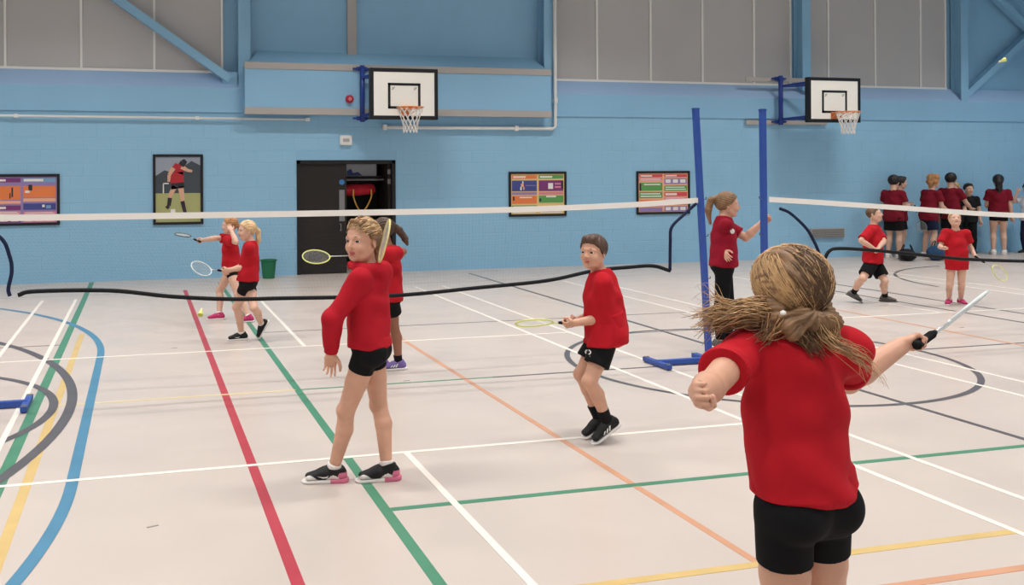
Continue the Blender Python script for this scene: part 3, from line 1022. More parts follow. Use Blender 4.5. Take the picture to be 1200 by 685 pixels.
    G = Field(hd-hh*1.25, hd+hh*1.25, hv)
    def plane(y, z, ny, nz):
        return (H(0, y, z), nrm(hf*ny+hu*nz))
    line = plane(*S.get('hairline', (0.31, 0.30)), 0.74, -0.67) if hk != 'short' else plane(0.31, 0.29, 0.74, -0.67)
    nape = plane(0, S.get('nape', -0.34), 0, -1)
    th = S.get('hair_th', 0.045 if hk != 'short' else 0.05)
    G.ell(H(0, -0.065, 0.135), ((0.345+th)*hh, (0.425+th)*hh, (0.37+th)*hh), hax, 0, cuts=(line, nape))
    if hk == 'short':
        G.seg(H(-0.13, 0.25, 0.41), H(0.13, 0.25, 0.41), 0.085*hh, 0.085*hh, None, 0.03)
        for sx in (-1, 1):
            G.seg(H(sx*0.345, 0.04, 0.16), H(sx*0.335, 0.05, 0.0), 0.035*hh, 0.02*hh, None, 0.02)
    for item in S.get('locks', ()):
        pl, rl = item
        pl = [H(*q) for q in pl]
        for i in range(len(pl)-1):
            G.seg(pl[i], pl[i+1], rl[i]*hh, rl[i+1]*hh, None, 0.012)
    V, Q = G.skin()
    N = vnormals(V, Q)
    q = (V-hd)/hh
    qx, qy, qz = q@hr, q@hf, q@hu
    tx, ty, tz = S.get('tie', (0, -0.5, 0.15))
    az = np.arctan2(qz-tz+0.2*(qy-ty), qx-tx) if hk != 'short' else np.arctan2(qx, qy+0.4)
    g = np.sin(az*S.get('groove', 22)+2.2*np.sin(qy*6+qz*4))+0.5*np.sin(az*47+3*np.sin(qx*9+qz*7))
    V = V+N*(S.get('hair_rough', 0.011)*hh*g)[:, None]
    hair = skin_mesh('hair', V, Q, hm, root)
    out.update(root=root, body=body, shirt=shirt, shorts=shorts, hair=hair, shoes=shoes, H=H, hh=hh, hax=hax, tp=tp, h=h, rootv=np.array([J['spot'][0], J['spot'][1], 0.0]))
    return out

def decal(name, polys, target, origin, direction, ex, ey, m, parent, off=0.0015):
    """flat print laid onto a curved surface: 2D polygons (metres) pressed on along direction"""
    me = target.data
    bvh = BVHTree.FromPolygons([v.co[:] for v in me.vertices], [p.vertices[:] for p in me.polygons])
    v, f = [], []
    d = Vector(nrm(direction))
    for poly in polys:
        n0 = len(v)
        for (a, b) in poly:
            p = Vector(origin)+Vector(ex)*a+Vector(ey)*b
            hit = bvh.ray_cast(p-d*0.3, d)
            q = hit[0]-d*off if hit[0] is not None else p
            v.append(q)
        f.append(tuple(range(n0, len(v))))
    return link(name, raw_mesh(name, v, f, m), parent)

def strand_mesh(name, curves, rads, mats, idx, parent, n=4):
    mb = MB()
    for c, r, i in zip(curves, rads, idx):
        m = len(c)
        mb.tube(c, [r*(1-0.75*k/(m-1)) for k in range(m)], n, i, cap=False)
    return mb.build(name, mats, parent, True)

# ------------------------------------------------------------------ doorway, store room and door
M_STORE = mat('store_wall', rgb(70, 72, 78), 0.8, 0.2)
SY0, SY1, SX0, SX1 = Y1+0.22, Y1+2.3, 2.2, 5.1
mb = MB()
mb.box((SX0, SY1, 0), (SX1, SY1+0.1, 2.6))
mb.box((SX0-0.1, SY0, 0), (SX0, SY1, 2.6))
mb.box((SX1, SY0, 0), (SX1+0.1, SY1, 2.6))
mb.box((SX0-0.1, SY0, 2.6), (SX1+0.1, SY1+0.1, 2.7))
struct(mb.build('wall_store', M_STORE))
mb = MB()
FR = 0.07
mb.bbox((DX0, Y1-0.015, 0), (DX0+FR, Y1+0.15, DZ), 0.006)
mb.bbox((DX1-FR, Y1-0.015, 0), (DX1, Y1+0.15, DZ), 0.006)
mb.bbox((DX0, Y1-0.015, DZ-FR), (DX1, Y1+0.15, DZ), 0.006)
dfr = struct(mb.build('trim_12', M_BLACK))
M_SIGNB = mat('sign_blue', rgb(58, 122, 182), 0.4)
M_PLATE = mat('push_plate_grey', rgb(132, 132, 134), 0.35, 0.5, 0.4)
d1 = struct(MB().bbox((DX0+FR, Y1+0.03, 0.008), (3.62, Y1+0.075, DZ-FR), 0.004).build('door_1', M_DOOR))
MB().bbox((3.485, Y1+0.024, 0.95), (3.585, Y1+0.032, 1.52), 0.003).build('push_plate', M_PLATE, d1)
mb = MB()
mb.tube([(3.535, Y1+0.031, 1.66), (3.535, Y1+0.022, 1.66)], 0.05, 20)
mb.build('door_sign', M_SIGNB, d1)
mb = MB()
mb.tube([(3.50, Y1+0.03, 0.90), (3.50, Y1-0.03, 0.90), (3.50, Y1-0.03, 0.78), (3.50, Y1+0.03, 0.78)], 0.01, 8)
mb.build('door_handle', M_PLATE, d1)
d2 = struct(MB().bbox((DX1-FR-0.05, Y1+0.10, 0.008), (DX1-FR, Y1+0.94, DZ-FR), 0.004).build('door_2', M_DOOR))
for z in (0.3, 1.62, 1.80):
    MB().bbox((DX1-FR-0.06, Y1+0.08, z), (DX1-FR+0.001, Y1+0.10, z+0.09), 0.003).build('hinge', M_PLATE, d2)

# things in the store
M_CREAMB = mat('notice_white', rgb(196, 202, 210), 0.6)
M_BAGR = mat('bag_red', rgb(176, 34, 48), 0.7, 0.2, var=0.1, vscale=12)
M_STRAP = mat('strap_yellow', rgb(206, 160, 74), 0.7)
t = thing('store_shelf', 'dark shelf high up inside the doorway carrying a white box', 'shelf', (3.65, 17.75, 1.735))
MB().bbox((SX0-3.65+0.001, -0.2, 0), (SX1-3.65-0.001, 0.2, 0.03), 0.004).build('board', mat('shelf_dark', rgb(60, 56, 54), 0.6), t)
for x in (-0.9, 0.9):
    MB().bbox((x-0.02, -0.2, -0.04), (x+0.02, 0.2, 0), 0.004).build('bracket', M_PLATE, t)
t = thing('storage_box', 'white storage box with a blue shape on its front inside the doorway', 'box', (4.03, 17.75, 1.767))
MB().bbox((-0.30, -0.15, 0), (0.30, 0.15, 0.225), 0.012).build('tub', M_CREAMB, t)
MB().bbox((-0.31, -0.16, 0.2255), (0.31, 0.16, 0.245), 0.006).build('lid', M_CREAMB, t)
MB().add([(-0.28, -0.1515, 0.01), (0.02, -0.1515, 0.01), (-0.06, -0.1515, 0.08), (-0.16, -0.1515, 0.06), (-0.20, -0.1515, 0.14), (-0.28, -0.1515, 0.10)], [(0, 1, 2, 3, 4, 5)]).build('print', mat('notice_blue', rgb(70, 92, 150), 0.6), t)
t = thing('kit_bag', 'red kit bag with yellow straps hanging inside the doorway', 'bag', (3.95, 17.42, 1.1))
F = Field((-0.34, -0.14, 0.05), (0.34, 0.14, 0.6), 0.012)
F.seg((-0.24, 0, 0.40), (0.24, 0, 0.42), (0.10, 0.09), (0.09, 0.08), (0, 0, 1), 0)
F.seg((-0.2, 0, 0.44), (0.22, 0, 0.48), 0.05, 0.045, None, 0.03)
V, Q = F.skin()
V = V+vnormals(V, Q)*(0.008*waves(V, 5, 22, 6))[:, None]
skin_mesh('bag_body', V, Q, M_BAGR, t)
for x0, x1 in ((-0.14, -0.02), (0.20, 0.06)):
    MB().tube(spline([(x0, -0.11, 0.42), (x0, -0.12, 0.28), ((x0+x1)/2, -0.11, 0.12), (x1, -0.10, 0.02)], 6), 0.014, 6).build('strap', M_STRAP, t, True)
MB().tube([(0, 0, 0.5), (0, 0, 0.582)], 0.008, 6).build('hanging_cord', M_BLACK, t)
mb = MB()
mb.tube([(SX0, 17.42, 1.70), (SX1, 17.42, 1.70)], 0.018, 8)
tag(mb.build('hanging_rail', M_PLATE), 'steel rail across the store behind the doorway', 'rail')
t = thing('waste_bin', 'green plastic bin standing against the blue wall beside the door', 'bin', (2.14, 16.62, 0))
M_BIN = mat('bin_green', rgb(30, 112, 76), 0.5, 0.35)
MB().lathe([(0.10, 0), (0.104, 0.005), (0.135, 0.31), (0.12, 0.31), (0.092, 0.02)], n=24).build('tub', M_BIN, t, False)
MB().tube([(0.142*math.cos(a*PI/12), 0.142*math.sin(a*PI/12), 0.315) for a in range(24)], 0.012, 6, closed=True).build('rim', M_BIN, t, True)

# ------------------------------------------------------------------ framed posters
def flat(mb, x0, x1, z0, z1, mi, y=-0.001):
    mb.add([(x0, y, z0), (x1, y, z0), (x1, y, z1), (x0, y, z1)], [(0, 1, 2, 3)], mi)
PC = [mat('print_%s' % n, c, 0.45, 0.4) for n, c in (
    ('cream', rgb(226, 196, 130)), ('orange', rgb(232, 128, 72)), ('green', rgb(92, 156, 84)), ('navy', rgb(68, 76, 140)),
    ('plum', rgb(122, 56, 116)), ('red', rgb(212, 76, 84)), ('white', rgb(232, 228, 222)), ('pink', rgb(222, 132, 150)),
    ('lilac', rgb(150, 128, 178)), ('paleblue', rgb(120, 160, 196)), ('dark', rgb(46, 42, 52)), ('peach', rgb(238, 176, 138)),
    ('skygrey', rgb(150, 160, 172)), ('trees', rgb(66, 74, 80)), ('pitch', rgb(170, 172, 116)), ('skin', rgb(214, 168, 140)), ('kitred', rgb(178, 40, 50)))]
K = {m.name[6:]: i for i, m in enumerate(PC)}
def framed(label, x0, x1, z0, z1):
    t = thing('framed_poster', label, 'poster', ((x0+x1)/2, Y1-0.004, z0), )
    hw, hh_ = (x1-x0)/2, z1-z0
    mb = MB()
    b, dp = 0.045, 0.03
    mb.bbox((-hw, -dp, 0), (-hw+b, 0, hh_), 0.005)
    mb.bbox((hw-b, -dp, 0), (hw, 0, hh_), 0.005)
    mb.bbox((-hw+b, -dp, 0), (hw-b, 0, b), 0.005)
    mb.bbox((-hw+b, -dp, hh_-b), (hw-b, 0, hh_), 0.005)
    mb.build('frame', M_BLACK, t)
    return t, hw-b, b, hh_-b
def info_poster(label, x0, rows_l, rows_r, base, x1=None):
    t, hw, z0, z1 = framed(label, x0, x1 or x0+1.195, 0.975, 1.835)
    mb = MB()
    y = -0.012
    flat(mb, -hw, hw, z0, z1, K[base], y)
    Hh = z1-z0
    for cx0, cx1, rows in ((-hw+0.02, -0.02, rows_l), (0.02, hw-0.02, rows_r)):
        for k, (a, b, c, marks) in enumerate(rows):
            flat(mb, cx0, cx1, z0+a*Hh, z0+b*Hh, K[c], y-0.001)
            w_ = cx1-cx0
            for (p, q, r, s, c2) in marks:
                flat(mb, cx0+p*w_, cx0+q*w_, z0+(a+(b-a)*r)*Hh, z0+(a+(b-a)*s)*Hh, K[c2], y-0.002)
    mb.build('print', PC, t)
head_w = [(0.05, 0.55, 0.25, 0.75, 'white')]
fig_w = [(0.41, 0.46, 0.72, 0.92, 'white'), (0.36, 0.47, 0.42, 0.70, 'peach'), (0.33, 0.39, 0.10, 0.42, 'white'), (0.45, 0.50, 0.14, 0.40, 'peach'), (0.56, 0.95, 0.50, 0.56, 'lilac')]
faces = [(0.06, 0.28, 0.2, 0.8, 'white'), (0.38, 0.60, 0.2, 0.8, 'white'), (0.70, 0.93, 0.2, 0.8, 'white')]
text = [(0.05, 0.95, 0.2, 0.4, 'white'), (0.05, 0.9, 0.6, 0.78, 'white')]
info_poster('colourful sports poster with blue and plum panels, framed in black', 6.77,
    [(0.88, 0.97, 'orange', head_w), (0.57, 0.84, 'navy', fig_w), (0.48, 0.55, 'lilac', []), (0.26, 0.46, 'orange', [(0.04, 0.1, 0.4, 0.9, 'dark'), (0.3, 0.8, 0.7, 0.85, 'white')]), (0.12, 0.22, 'green', text), (0.01, 0.10, 'cream', text)],
    [(0.88, 0.97, 'green', head_w), (0.57, 0.84, 'plum', [(0.38, 0.58, 0.2, 0.75, 'white'), (0.65, 0.9, 0.3, 0.45, 'pink'), (0.65, 0.9, 0.6, 0.75, 'pink'), (0.92, 1.0, 0.2, 0.9, 'dark')]), (0.48, 0.55, 'pink', []), (0.28, 0.46, 'green', [(0.02, 0.1, 0.2, 0.6, 'dark'), (0.3, 0.7, 0.75, 0.95, 'white')]), (0.12, 0.22, 'cream', text), (0.01, 0.10, 'cream', text)], 'cream')
info_poster('colourful sports poster with red and green panels, framed in black beside the net', 9.475,
    [(0.90, 0.97, 'red', head_w), (0.80, 0.88, 'pink', text), (0.55, 0.76, 'green', [(0.0, 0.08, 0.0, 0.9, 'dark'), (0.2, 0.9, 0.7, 0.85, 'white')]), (0.36, 0.52, 'green', text), (0.14, 0.32, 'orange', [(0.5, 0.95, 0.3, 0.6, 'white'), (0.6, 0.8, 0.35, 0.55, 'dark')]), (0.01, 0.12, 'lilac', [])],
    [(0.90, 0.97, 'red', head_w), (0.72, 0.87, 'lilac', faces), (0.54, 0.68, 'green', text), (0.40, 0.51, 'red', head_w), (0.30, 0.38, 'pink', text), (0.18, 0.28, 'red', []), (0.01, 0.15, 'lilac', faces)], 'peach')
info_poster('colourful sports poster with orange and purple bands, framed in black', -2.515,
    [(0.88, 0.97, 'plum', head_w), (0.50, 0.80, 'orange', [(0.72, 0.77, 0.2, 0.9, 'dark'), (0.66, 0.7, 0.1, 0.5, 'dark')]), (0.42, 0.48, 'peach', []), (0.28, 0.38, 'plum', head_w), (0.18, 0.26, 'pink', text), (0.01, 0.14, 'plum', faces)],
    [(0.88, 0.97, 'paleblue', [(0.02, 0.62, 0.2, 0.8, 'white')]), (0.55, 0.80, 'orange', [(0.16, 0.28, 0.6, 1.1, 'dark'), (0.06, 0.2, 0.4, 0.6, 'white')]), (0.46, 0.53, 'peach', []), (0.28, 0.42, 'navy', [(0.58, 0.66, 0.4, 0.8, 'white'), (0.70, 0.85, 0.2, 0.7, 'paleblue')]), (0.18, 0.24, 'pink', text), (0.01, 0.14, 'pink', faces)], 'lilac')
# footballer picture
t, hw, z0, z1 = framed('portrait poster of a footballer in red on a pitch, framed in black', 0.20, 1.05, 0.945, 2.165)
mb = MB()
y = -0.012
flat(mb, -hw, hw, z0, z1, K['skygrey'], y)
flat(mb, -hw, hw, z0, z0+0.50, K['pitch'], y-0.001)
mb.add([(-hw, y-0.001, z0+0.50), (hw, y-0.001, z0+0.50), (hw, y-0.001, z0+0.98), (hw*0.6, y-0.001, z0+1.06), (hw*0.1, y-0.001, z0+0.92), (-hw*0.3, y-0.001, z0+0.86), (-hw*0.6, y-0.001, z0+0.90), (-hw, y-0.001, z0+0.80)], [(0, 1, 2, 3, 4, 5, 6, 7)], K['trees'])
flat(mb, -0.26, -0.24, z0+0.5, z0+0.68, K['white'], y-0.002)
flat(mb, -0.26, -0.16, z0+0.66, z0+0.68, K['white'], y-0.002)
def limb(pts, w_, c, yy):
    for (a, b), (p, q) in zip(zip(pts, w_), zip(pts[1:], w_[1:])):
        d = Vector((p[0]-a[0], p[1]-a[1]))
        n = Vector((-d.y, d.x)).normalized()
        mb.add([(a[0]-n.x*b, yy, z0+a[1]-n.y*b), (p[0]-n.x*q, yy, z0+p[1]-n.y*q), (p[0]+n.x*q, yy, z0+p[1]+n.y*q), (a[0]+n.x*b, yy, z0+a[1]+n.y*b)], [(0, 1, 2, 3)], c)
limb([(-0.06, 0.62), (-0.14, 0.45), (-0.15, 0.30)], [0.045, 0.035, 0.025], K['skin'], y-0.003)
limb([(-0.14, 0.42), (-0.16, 0.28), (-0.20, 0.24)], [0.036, 0.03, 0.03], K['dark'], y-0.004)
limb([(0.04, 0.62), (0.07, 0.42), (0.11, 0.22)], [0.05, 0.036, 0.026], K['skin'], y-0.003)
limb([(0.07, 0.36), (0.11, 0.18), (0.13, 0.12)], [0.036, 0.03, 0.03], K['dark'], y-0.004)
limb([(-0.02, 0.70), (0.0, 0.58)], [0.10, 0.12], K['dark'], y-0.003)
limb([(0.02, 1.00), (-0.03, 0.86), (-0.01, 0.68)], [0.07, 0.12, 0.11], K['kitred'], y-0.004)
limb([(-0.08, 0.94), (-0.15, 0.82), (-0.16, 0.70)], [0.04, 0.03, 0.022], K['skin'], y-0.005)
limb([(0.06, 0.96), (0.15, 0.90), (0.24, 0.88)], [0.04, 0.03, 0.02], K['skin'], y-0.005)
limb([(0.05, 0.98), (0.09, 1.03), (0.13, 1.07)], [0.05, 0.055, 0.035], K['dark'], y-0.006)
limb([(-0.13, 0.19), (-0.05, 0.19)], [0.035, 0.035], K['white'], y-0.006)
mb.build('print', PC, t)

# ------------------------------------------------------------------ small fittings on the wall
t = thing('wall_sensor_box', 'small white box with grey window on the wall above the door', 'box', (3.60, Y1-0.006, 2.33))
MB().bbox((-0.11, -0.06, 0), (0.11, 0, 0.18), 0.012).build('case', M_WHITE, t)
MB().bbox((-0.06, -0.066, 0.06), (0.06, -0.058, 0.12), 0.004).build('window', M_TRIMGREY, t)
t = thing('fire_alarm_sounder', 'round red alarm sounder on the blue bulkhead', 'alarm', (3.62, BY, 3.15))
M_ALARM = mat('alarm_red', rgb(178, 40, 58), 0.4)
mb = MB().tube([(0, 0, 0), (0, -0.05, 0), (0, -0.08, 0)], [0.075, 0.072, 0.05], 20)
mb.build('case', M_ALARM, t)
MB().tube([(0, -0.08, 0), (0, -0.088, 0)], [0.035, 0.02], 16).build('lens', mat('alarm_lens', rgb(206, 120, 130), 0.3), t)
t = thing('wall_vent', 'grey vent plate low on the blue wall behind the second net', 'vent', (13.92, Y1-0.006, 0.42))
MB().bbox((-0.42, -0.05, 0), (0.42, 0, 0.2), 0.008).build('frame', M_TRIMGREY, t)
for k in range(5):
    MB().beam((-0.39, -0.053, 0.03+0.035*k), (0.39, -0.053, 0.03+0.035*k), 0.012, 0.02).build('louvre', mat('vent_grey', rgb(128, 128, 126), 0.5), t)
def pipe(label, pts, r, clips):
    t = thing('conduit_pipe', label, 'pipe', pts[0])
    o = Vector(pts[0])
    MB().tube([Vector(p)-o for p in pts], r, 10).build('tube', M_WHITE, t, True)
    for c in clips:
        q = Vector(c)-o
        MB().bbox((q.x-0.035, q.y-r*1.3, q.z-r*1.5), (q.x+0.035, q.y+0.06, q.z+r*1.5), 0.006).build('clip', M_WHITE, t)
    return t
pipe('thin white conduit running along the wall left of the bulkhead', [(-8.5, 16.93, 2.82), (2.92, 16.93, 2.79)], 0.020, [(-2.0, 16.93, 2.803), (0.95, 16.93, 2.795), (2.9, 16.93, 2.79)])
pipe('white pipe under the bulkhead turning up beside the grey panels', [(4.28, 16.92, 2.66), (7.66, 16.92, 2.66), (7.71, 16.92, 2.71), (7.71, 16.92, 7.1)], 0.034, [(4.32, 16.92, 2.66), (6.9, 16.92, 2.66), (7.71, 16.92, 3.2)])

# ------------------------------------------------------------------ basketball goals
M_GOALB = mat('goal_blue', rgb(36, 62, 140), 0.4, 0.4)
M_BOARD = mat('backboard_white', rgb(238, 236, 228), 0.35, 0.4)
M_RIM = mat('rim_orange', rgb(226, 140, 86), 0.45, 0.4)
M_NETW = mat('net_white', rgb(226, 222, 216), 0.7, 0.2)
def goal(label, px, x0, z0, w_=1.2, hgt=0.86, byy=16.05, wallY=16.95, plates=None):
    t = thing('basketball_goal', label, 'basketball hoop', (px, wallY, z0), 'basketball goals on the far wall')
    o = Vector((px, wallY, z0))
    bx0, bx1 = x0-px, x0-px+w_
    yb = byy-wallY
    M_ = lambda: MB()
    b = M_().bbox((bx0, yb-0.012, 0), (bx1, yb+0.03, hgt), 0.006).build('backboard', M_BOARD, t)
    m = MB()
    e = 0.05
    for lo, hi in (((bx0-0.015, yb-0.02, -0.015), (bx0+e, yb+0.09, hgt+0.015)), ((bx1-e, yb-0.02, -0.015), (bx1+0.015, yb+0.09, hgt+0.015)),
                   ((bx0+e, yb-0.02, -0.015), (bx1-e, yb+0.09, e)), ((bx0+e, yb-0.02, hgt-e), (bx1-e, yb+0.09, hgt+0.015))):
        m.bbox(lo, hi, 0.005)
    m.build('padded_edge', M_BLACK, b)
    m = MB()
    cx = (bx0+bx1)/2
    sx0, sx1, sz0, sz1, lw = cx-0.295, cx+0.295, 0.17, 0.62, 0.045
    for lo, hi in (((sx0, sz0), (sx0+lw, sz1)), ((sx1-lw, sz0), (sx1, sz1)), ((sx0, sz0), (sx1, sz0+lw)), ((sx0, sz1-lw), (sx1, sz1))):
        m.box((lo[0], yb-0.015, lo[1]), (hi[0], yb-0.0115, hi[1]))
    m.build('target_square', M_BLACK, b)
    for q in (-0.2, 0.2):
        m = MB()
        m.beam((cx+q-0.025, yb-0.014, 0.50), (cx+q+0.025, yb-0.014, 0.55), 0.004, 0.02)
        m.beam((cx+q-0.025, yb-0.014, 0.55), (cx+q+0.01, yb-0.014, 0.51), 0.004, 0.012)
        m.build('fixing', M_TRIMGREY, b)
    # rim with bracket, and the net
    rz, rr, ry = 0.17, 0.225, yb-0.012-0.15-0.225
    rim = M_().tube([(cx+rr*math.cos(a*PI/16), ry+rr*math.sin(a*PI/16), rz) for a in range(32)], 0.011, 8, closed=True).build('rim', M_RIM, t, True)
    m = MB()
    m.bbox((cx-0.09, yb-0.03, rz-0.12), (cx+0.09, yb-0.012, rz+0.02), 0.004)
    m.bbox((cx-0.09, yb-0.17, rz-0.015), (cx+0.09, yb-0.02, rz+0.008), 0.003)
    for s in (-1, 1):
        m.beam((cx+s*0.08, yb-0.025, rz-0.11), (cx+s*0.08, yb-0.19, rz-0.005), 0.008, 0.03)
        m.tube([(cx+s*0.07, yb-0.025, rz-0.11), (cx+s*0.20, ry+0.05, rz-0.005)], 0.006, 6)
    m.build('rim_bracket', M_RIM, rim)
    m = MB()
    nn, lev = 12, 6
    prof = [(rr*0.98, 0.0), (rr*0.86, -0.09), (rr*0.72, -0.18), (rr*0.60, -0.27), (rr*0.54, -0.35), (rr*0.54, -0.43)]
    def np_(l, k):
        r, z = prof[l]
        a = 2*PI*(k+0.5*(l % 2))/nn
        return (cx+r*math.cos(a), ry+r*math.sin(a), rz+z)
    for l in range(lev-1):
        for k in range(nn):
            m.tube([np_(l, k), np_(l+1, k)], 0.0065, 5, cap=False)
            m.tube([np_(l, k), np_(l+1, k-1 if l % 2 == 0 else k+1)], 0.0065, 5, cap=False)
    m.build('net', M_NETW, t)
    # swivel bracket on the wall
    for z in (0.02, hgt+0.05):
        m = MB()
        m.bbox((-0.10, -0.06, z-0.02), (0.10, -0.005, z+0.05), 0.01)
        m.beam((-0.16, -0.03, z+0.015), (0.16, -0.03, z+0.015), 0.05, 0.035)
        m.build('wall_plate', M_GOALB, t)
    MB().tube([(0, -0.09, -0.03), (0, -0.09, hgt+0.12)], 0.045, 12).build('pivot_post', M_GOALB, t, True)
    m = MB()
    for z in (0.08, hgt-0.10):
        m.beam((0, -0.09, z), (bx0+0.16, yb+0.10, z+0.03), 0.05, 0.05)
        m.beam((0, -0.09, z), (bx1-0.25, yb+0.10, z+0.03), 0.05, 0.05)
    m.beam((bx0+0.16, yb+0.10, 0.04), (bx0+0.16, yb+0.10, hgt-0.03), 0.05, 0.05, up=(0, 1, 0))
    m.beam((bx1-0.25, yb+0.10, 0.04), (bx1-0.25, yb+0.10, hgt-0.03), 0.05, 0.05, up=(0, 1, 0))
    m.build('swing_arm', M_GOALB, t)
    if plates:
        for (a, b_, z) in plates:
            MB().bbox((a, 0.0, z-0.04), (b_, 0.04, z+0.05), 0.005).build('mounting_rail', M_TRIMGREY, t)
    return t
goal('basketball hoop with white net on the bulkhead above the door', 3.84, 3.85, 2.77, wallY=16.74)
goal('basketball hoop on blue swing bracket below the grey panels', 12.7, 12.74, 2.80, wallY=16.93, plates=[(-0.75, 1.2, 0.02), (-0.75, 1.2, 0.90)])

# ------------------------------------------------------------------ net posts, nets
M_POST = mat('post_blue', rgb(44, 78, 158), 0.4, 0.4, var=0.05, vscale=6)
M_CASTOR = mat('castor_grey', rgb(86, 88, 94), 0.5)
def post(label, x, y, arm_x, lean, hgt=2.4):
    t = thing('net_post', label, 'net post', (x, y, 0), 'blue net posts')
    MB().beam((0, 0, 0.03), (lean, 0, hgt), 0.048, 0.05, up=(0, 1, 0)).build('pole', M_POST, t)
    MB().bbox((lean-0.033, -0.03, hgt-0.004), (lean+0.033, 0.03, hgt+0.012), 0.006).build('end_cap', M_POST, t)
    ax = arm_x-x
    MB().beam((-0.03 if ax > 0 else 0.03, 0, 0.032), (ax, 0, 0.032), 0.055, 0.045).build('base_arm', M_POST, t)
    MB().beam((ax, -0.22, 0.03), (ax, 0.22, 0.03), 0.05, 0.04).build('cross_foot', M_POST, t)
    for s in (-1, 1):
        m = MB().tube([(ax-0.02, s*0.19, 0.03), (ax+0.02, s*0.19, 0.03)], 0.03, 12)
        m.build('castor', M_CASTOR, t)
    MB().beam((0, -0.25, 0.03), (0, 0.25, 0.03), 0.06, 0.04).build('cross_foot', M_POST, t)
    for z in (1.55, 1.2, 0.8):
        q = lean*z/hgt
        s = 1 if ax < 0 else -1
        MB().tube([(q+s*0.03, -0.01, z), (q+s*0.055, -0.01, z), (q+s*0.055, -0.01, z+0.02)], 0.005, 6).build('hook', M_CASTOR, t)
    return t
post('leaning blue net post between the two courts, its arm under the first net', 5.19, 7.95, 4.64, -0.13)
post('upright blue net post held by the teenager in the dark red polo', 5.81, 7.95, 6.42, -0.02)
post('blue net post whose base arm reaches in over the grey arcs', -1.50, 7.95, -0.87, 0.05)

M_TAPE = mat('tape_white', rgb(238, 234, 228), 0.6, 0.2)
M_CORD = mat('net_cord_black', rgb(22, 24, 28), 0.7, 0.2)
M_CORDN = mat('net_band_navy', rgb(26, 36, 66), 0.7, 0.2)
M_MESH = mat('net_mesh_dark', rgb(58, 56, 60), 0.8, 0.1)
def ribbon(pts, hgt, th=0.004):
    """vertical band following a curve"""
    v, f = [], []
    for p in pts:
        p = Vector(p)
        for dy, dz in ((-th, -hgt/2), (th, -hgt/2), (th, hgt/2), (-th, hgt/2)):
            v.append((p.x, p.y+dy, p.z+dz))
    n = len(pts)
    for i in range(n-1):
        for k in range(4):
            f.append((i*4+k, i*4+(k+1) % 4, i*4+4+(k+1) % 4, i*4+4+k))
    f += [(3, 2, 1, 0), (n*4-4, n*4-3, n*4-2, n*4-1)]
    return MB().add(v, f)
def lerp_curve(pts, t):
    pts = [Vector(p) for p in pts]
    L = [0]
    for a, b in zip(pts, pts[1:]):
        L.append(L[-1]+(b-a).length)
    s = t*L[-1]
    for i in range(len(pts)-1):
        if s <= L[i+1] or i == len(pts)-2:
            return pts[i].lerp(pts[i+1], (s-L[i])/max(L[i+1]-L[i], 1e-6))
def net(label, tape, bottom, left, right, Y=7.95, tails=()):
    t = thing('badminton_net', label, 'net', (tape[0][0], Y, 0))
    o = Vector((tape[0][0], Y, 0))
    c = lambda pts: [Vector((p[0], Y, p[1]))-o for p in pts]
    tp_, bt = spline(c(tape), 10), spline(c(bottom), 8)
    ribbon(tp_, 0.050).build('top_tape', M_TAPE, t)
    MB().tube(bt, 0.017, 8).build('bottom_cord', M_CORD, t, True)
    ls, rs = spline(c(left), 8), spline(c(right), 8)
    MB().tube(ls, 0.015, 8).build('side_cord', M_CORDN, t, True)
    MB().tube(rs, 0.015, 8).build('side_cord', M_CORDN, t, True)
    for q in tails:
        MB().tube(spline(c(q), 6), 0.008, 6).build('tie_cord', M_CORD, t, True)
    # knotted mesh
    m = MB()
    nx, nz = 200, 24
    r = 0.0002
    grid = [[None]*(nz+1) for _ in range(nx+1)]
    for i in range(nx+1):
        a = lerp_curve(tp_, i/nx)
        b = lerp_curve(bt, i/nx)
        for k in range(nz+1):
            grid[i][k] = a.lerp(b, k/nz)
    for i in range(0, nx+1):
        m.tube([grid[i][k] for k in range(0, nz+1, 4)], r, 3, cap=False)
    for k in range(1, nz):
        m.tube([grid[i][k] for i in range(0, nx+1, 8)], r, 3, cap=False)
    tag(m.build('mesh', M_MESH, t), kind='stuff')
    return t
net('badminton net with white tape stretched in front of the black door',
    [(-1.46, 1.50), (-1.06, 1.48), (0.3, 1.475), (1.64, 1.475), (3.2, 1.48), (4.3, 1.505), (5.08, 1.54)],
    [(-0.93, 0.875), (-0.80, 0.90), (-0.24, 0.885), (0.23, 0.82), (0.7, 0.78), (1.13, 0.77), (2.09, 0.755), (2.87, 0.795), (3.53, 0.835), (4.0, 0.91), (4.34, 0.93), (4.6, 0.935), (4.78, 0.885)],
    [(-1.30, 1.46), (-1.06, 1.33), (-0.99, 1.18), (-0.975, 1.06), (-1.0, 0.93), (-0.99, 0.87)],
    [(5.06, 1.51), (4.92, 1.40), (4.80, 1.29), (4.785, 1.15), (4.78, 0.89)], tails=())
net('badminton net with sagging white tape in front of the waiting pupils',
    [(5.86, 1.54), (6.4, 1.505), (7.34, 1.44), (8.96, 1.335), (10.4, 1.36), (11.8, 1.48), (12.9, 1.54)],
    [(6.47, 0.91), (6.54, 1.02), (6.66, 1.045), (7.03, 1.02), (7.6, 0.96), (8.29, 0.89), (9.4, 0.84), (10.6, 0.85), (12.2, 0.95)],
    [(5.98, 1.45), (6.10, 1.40), (6.28, 1.25), (6.38, 1.10), (6.44, 0.97)],
    [(12.88, 1.5), (12.4, 1.25), (12.2, 0.97)], tails=())
post('blue net post at the far end of the sagging net', 12.95, 7.95, 12.35, 0.0)

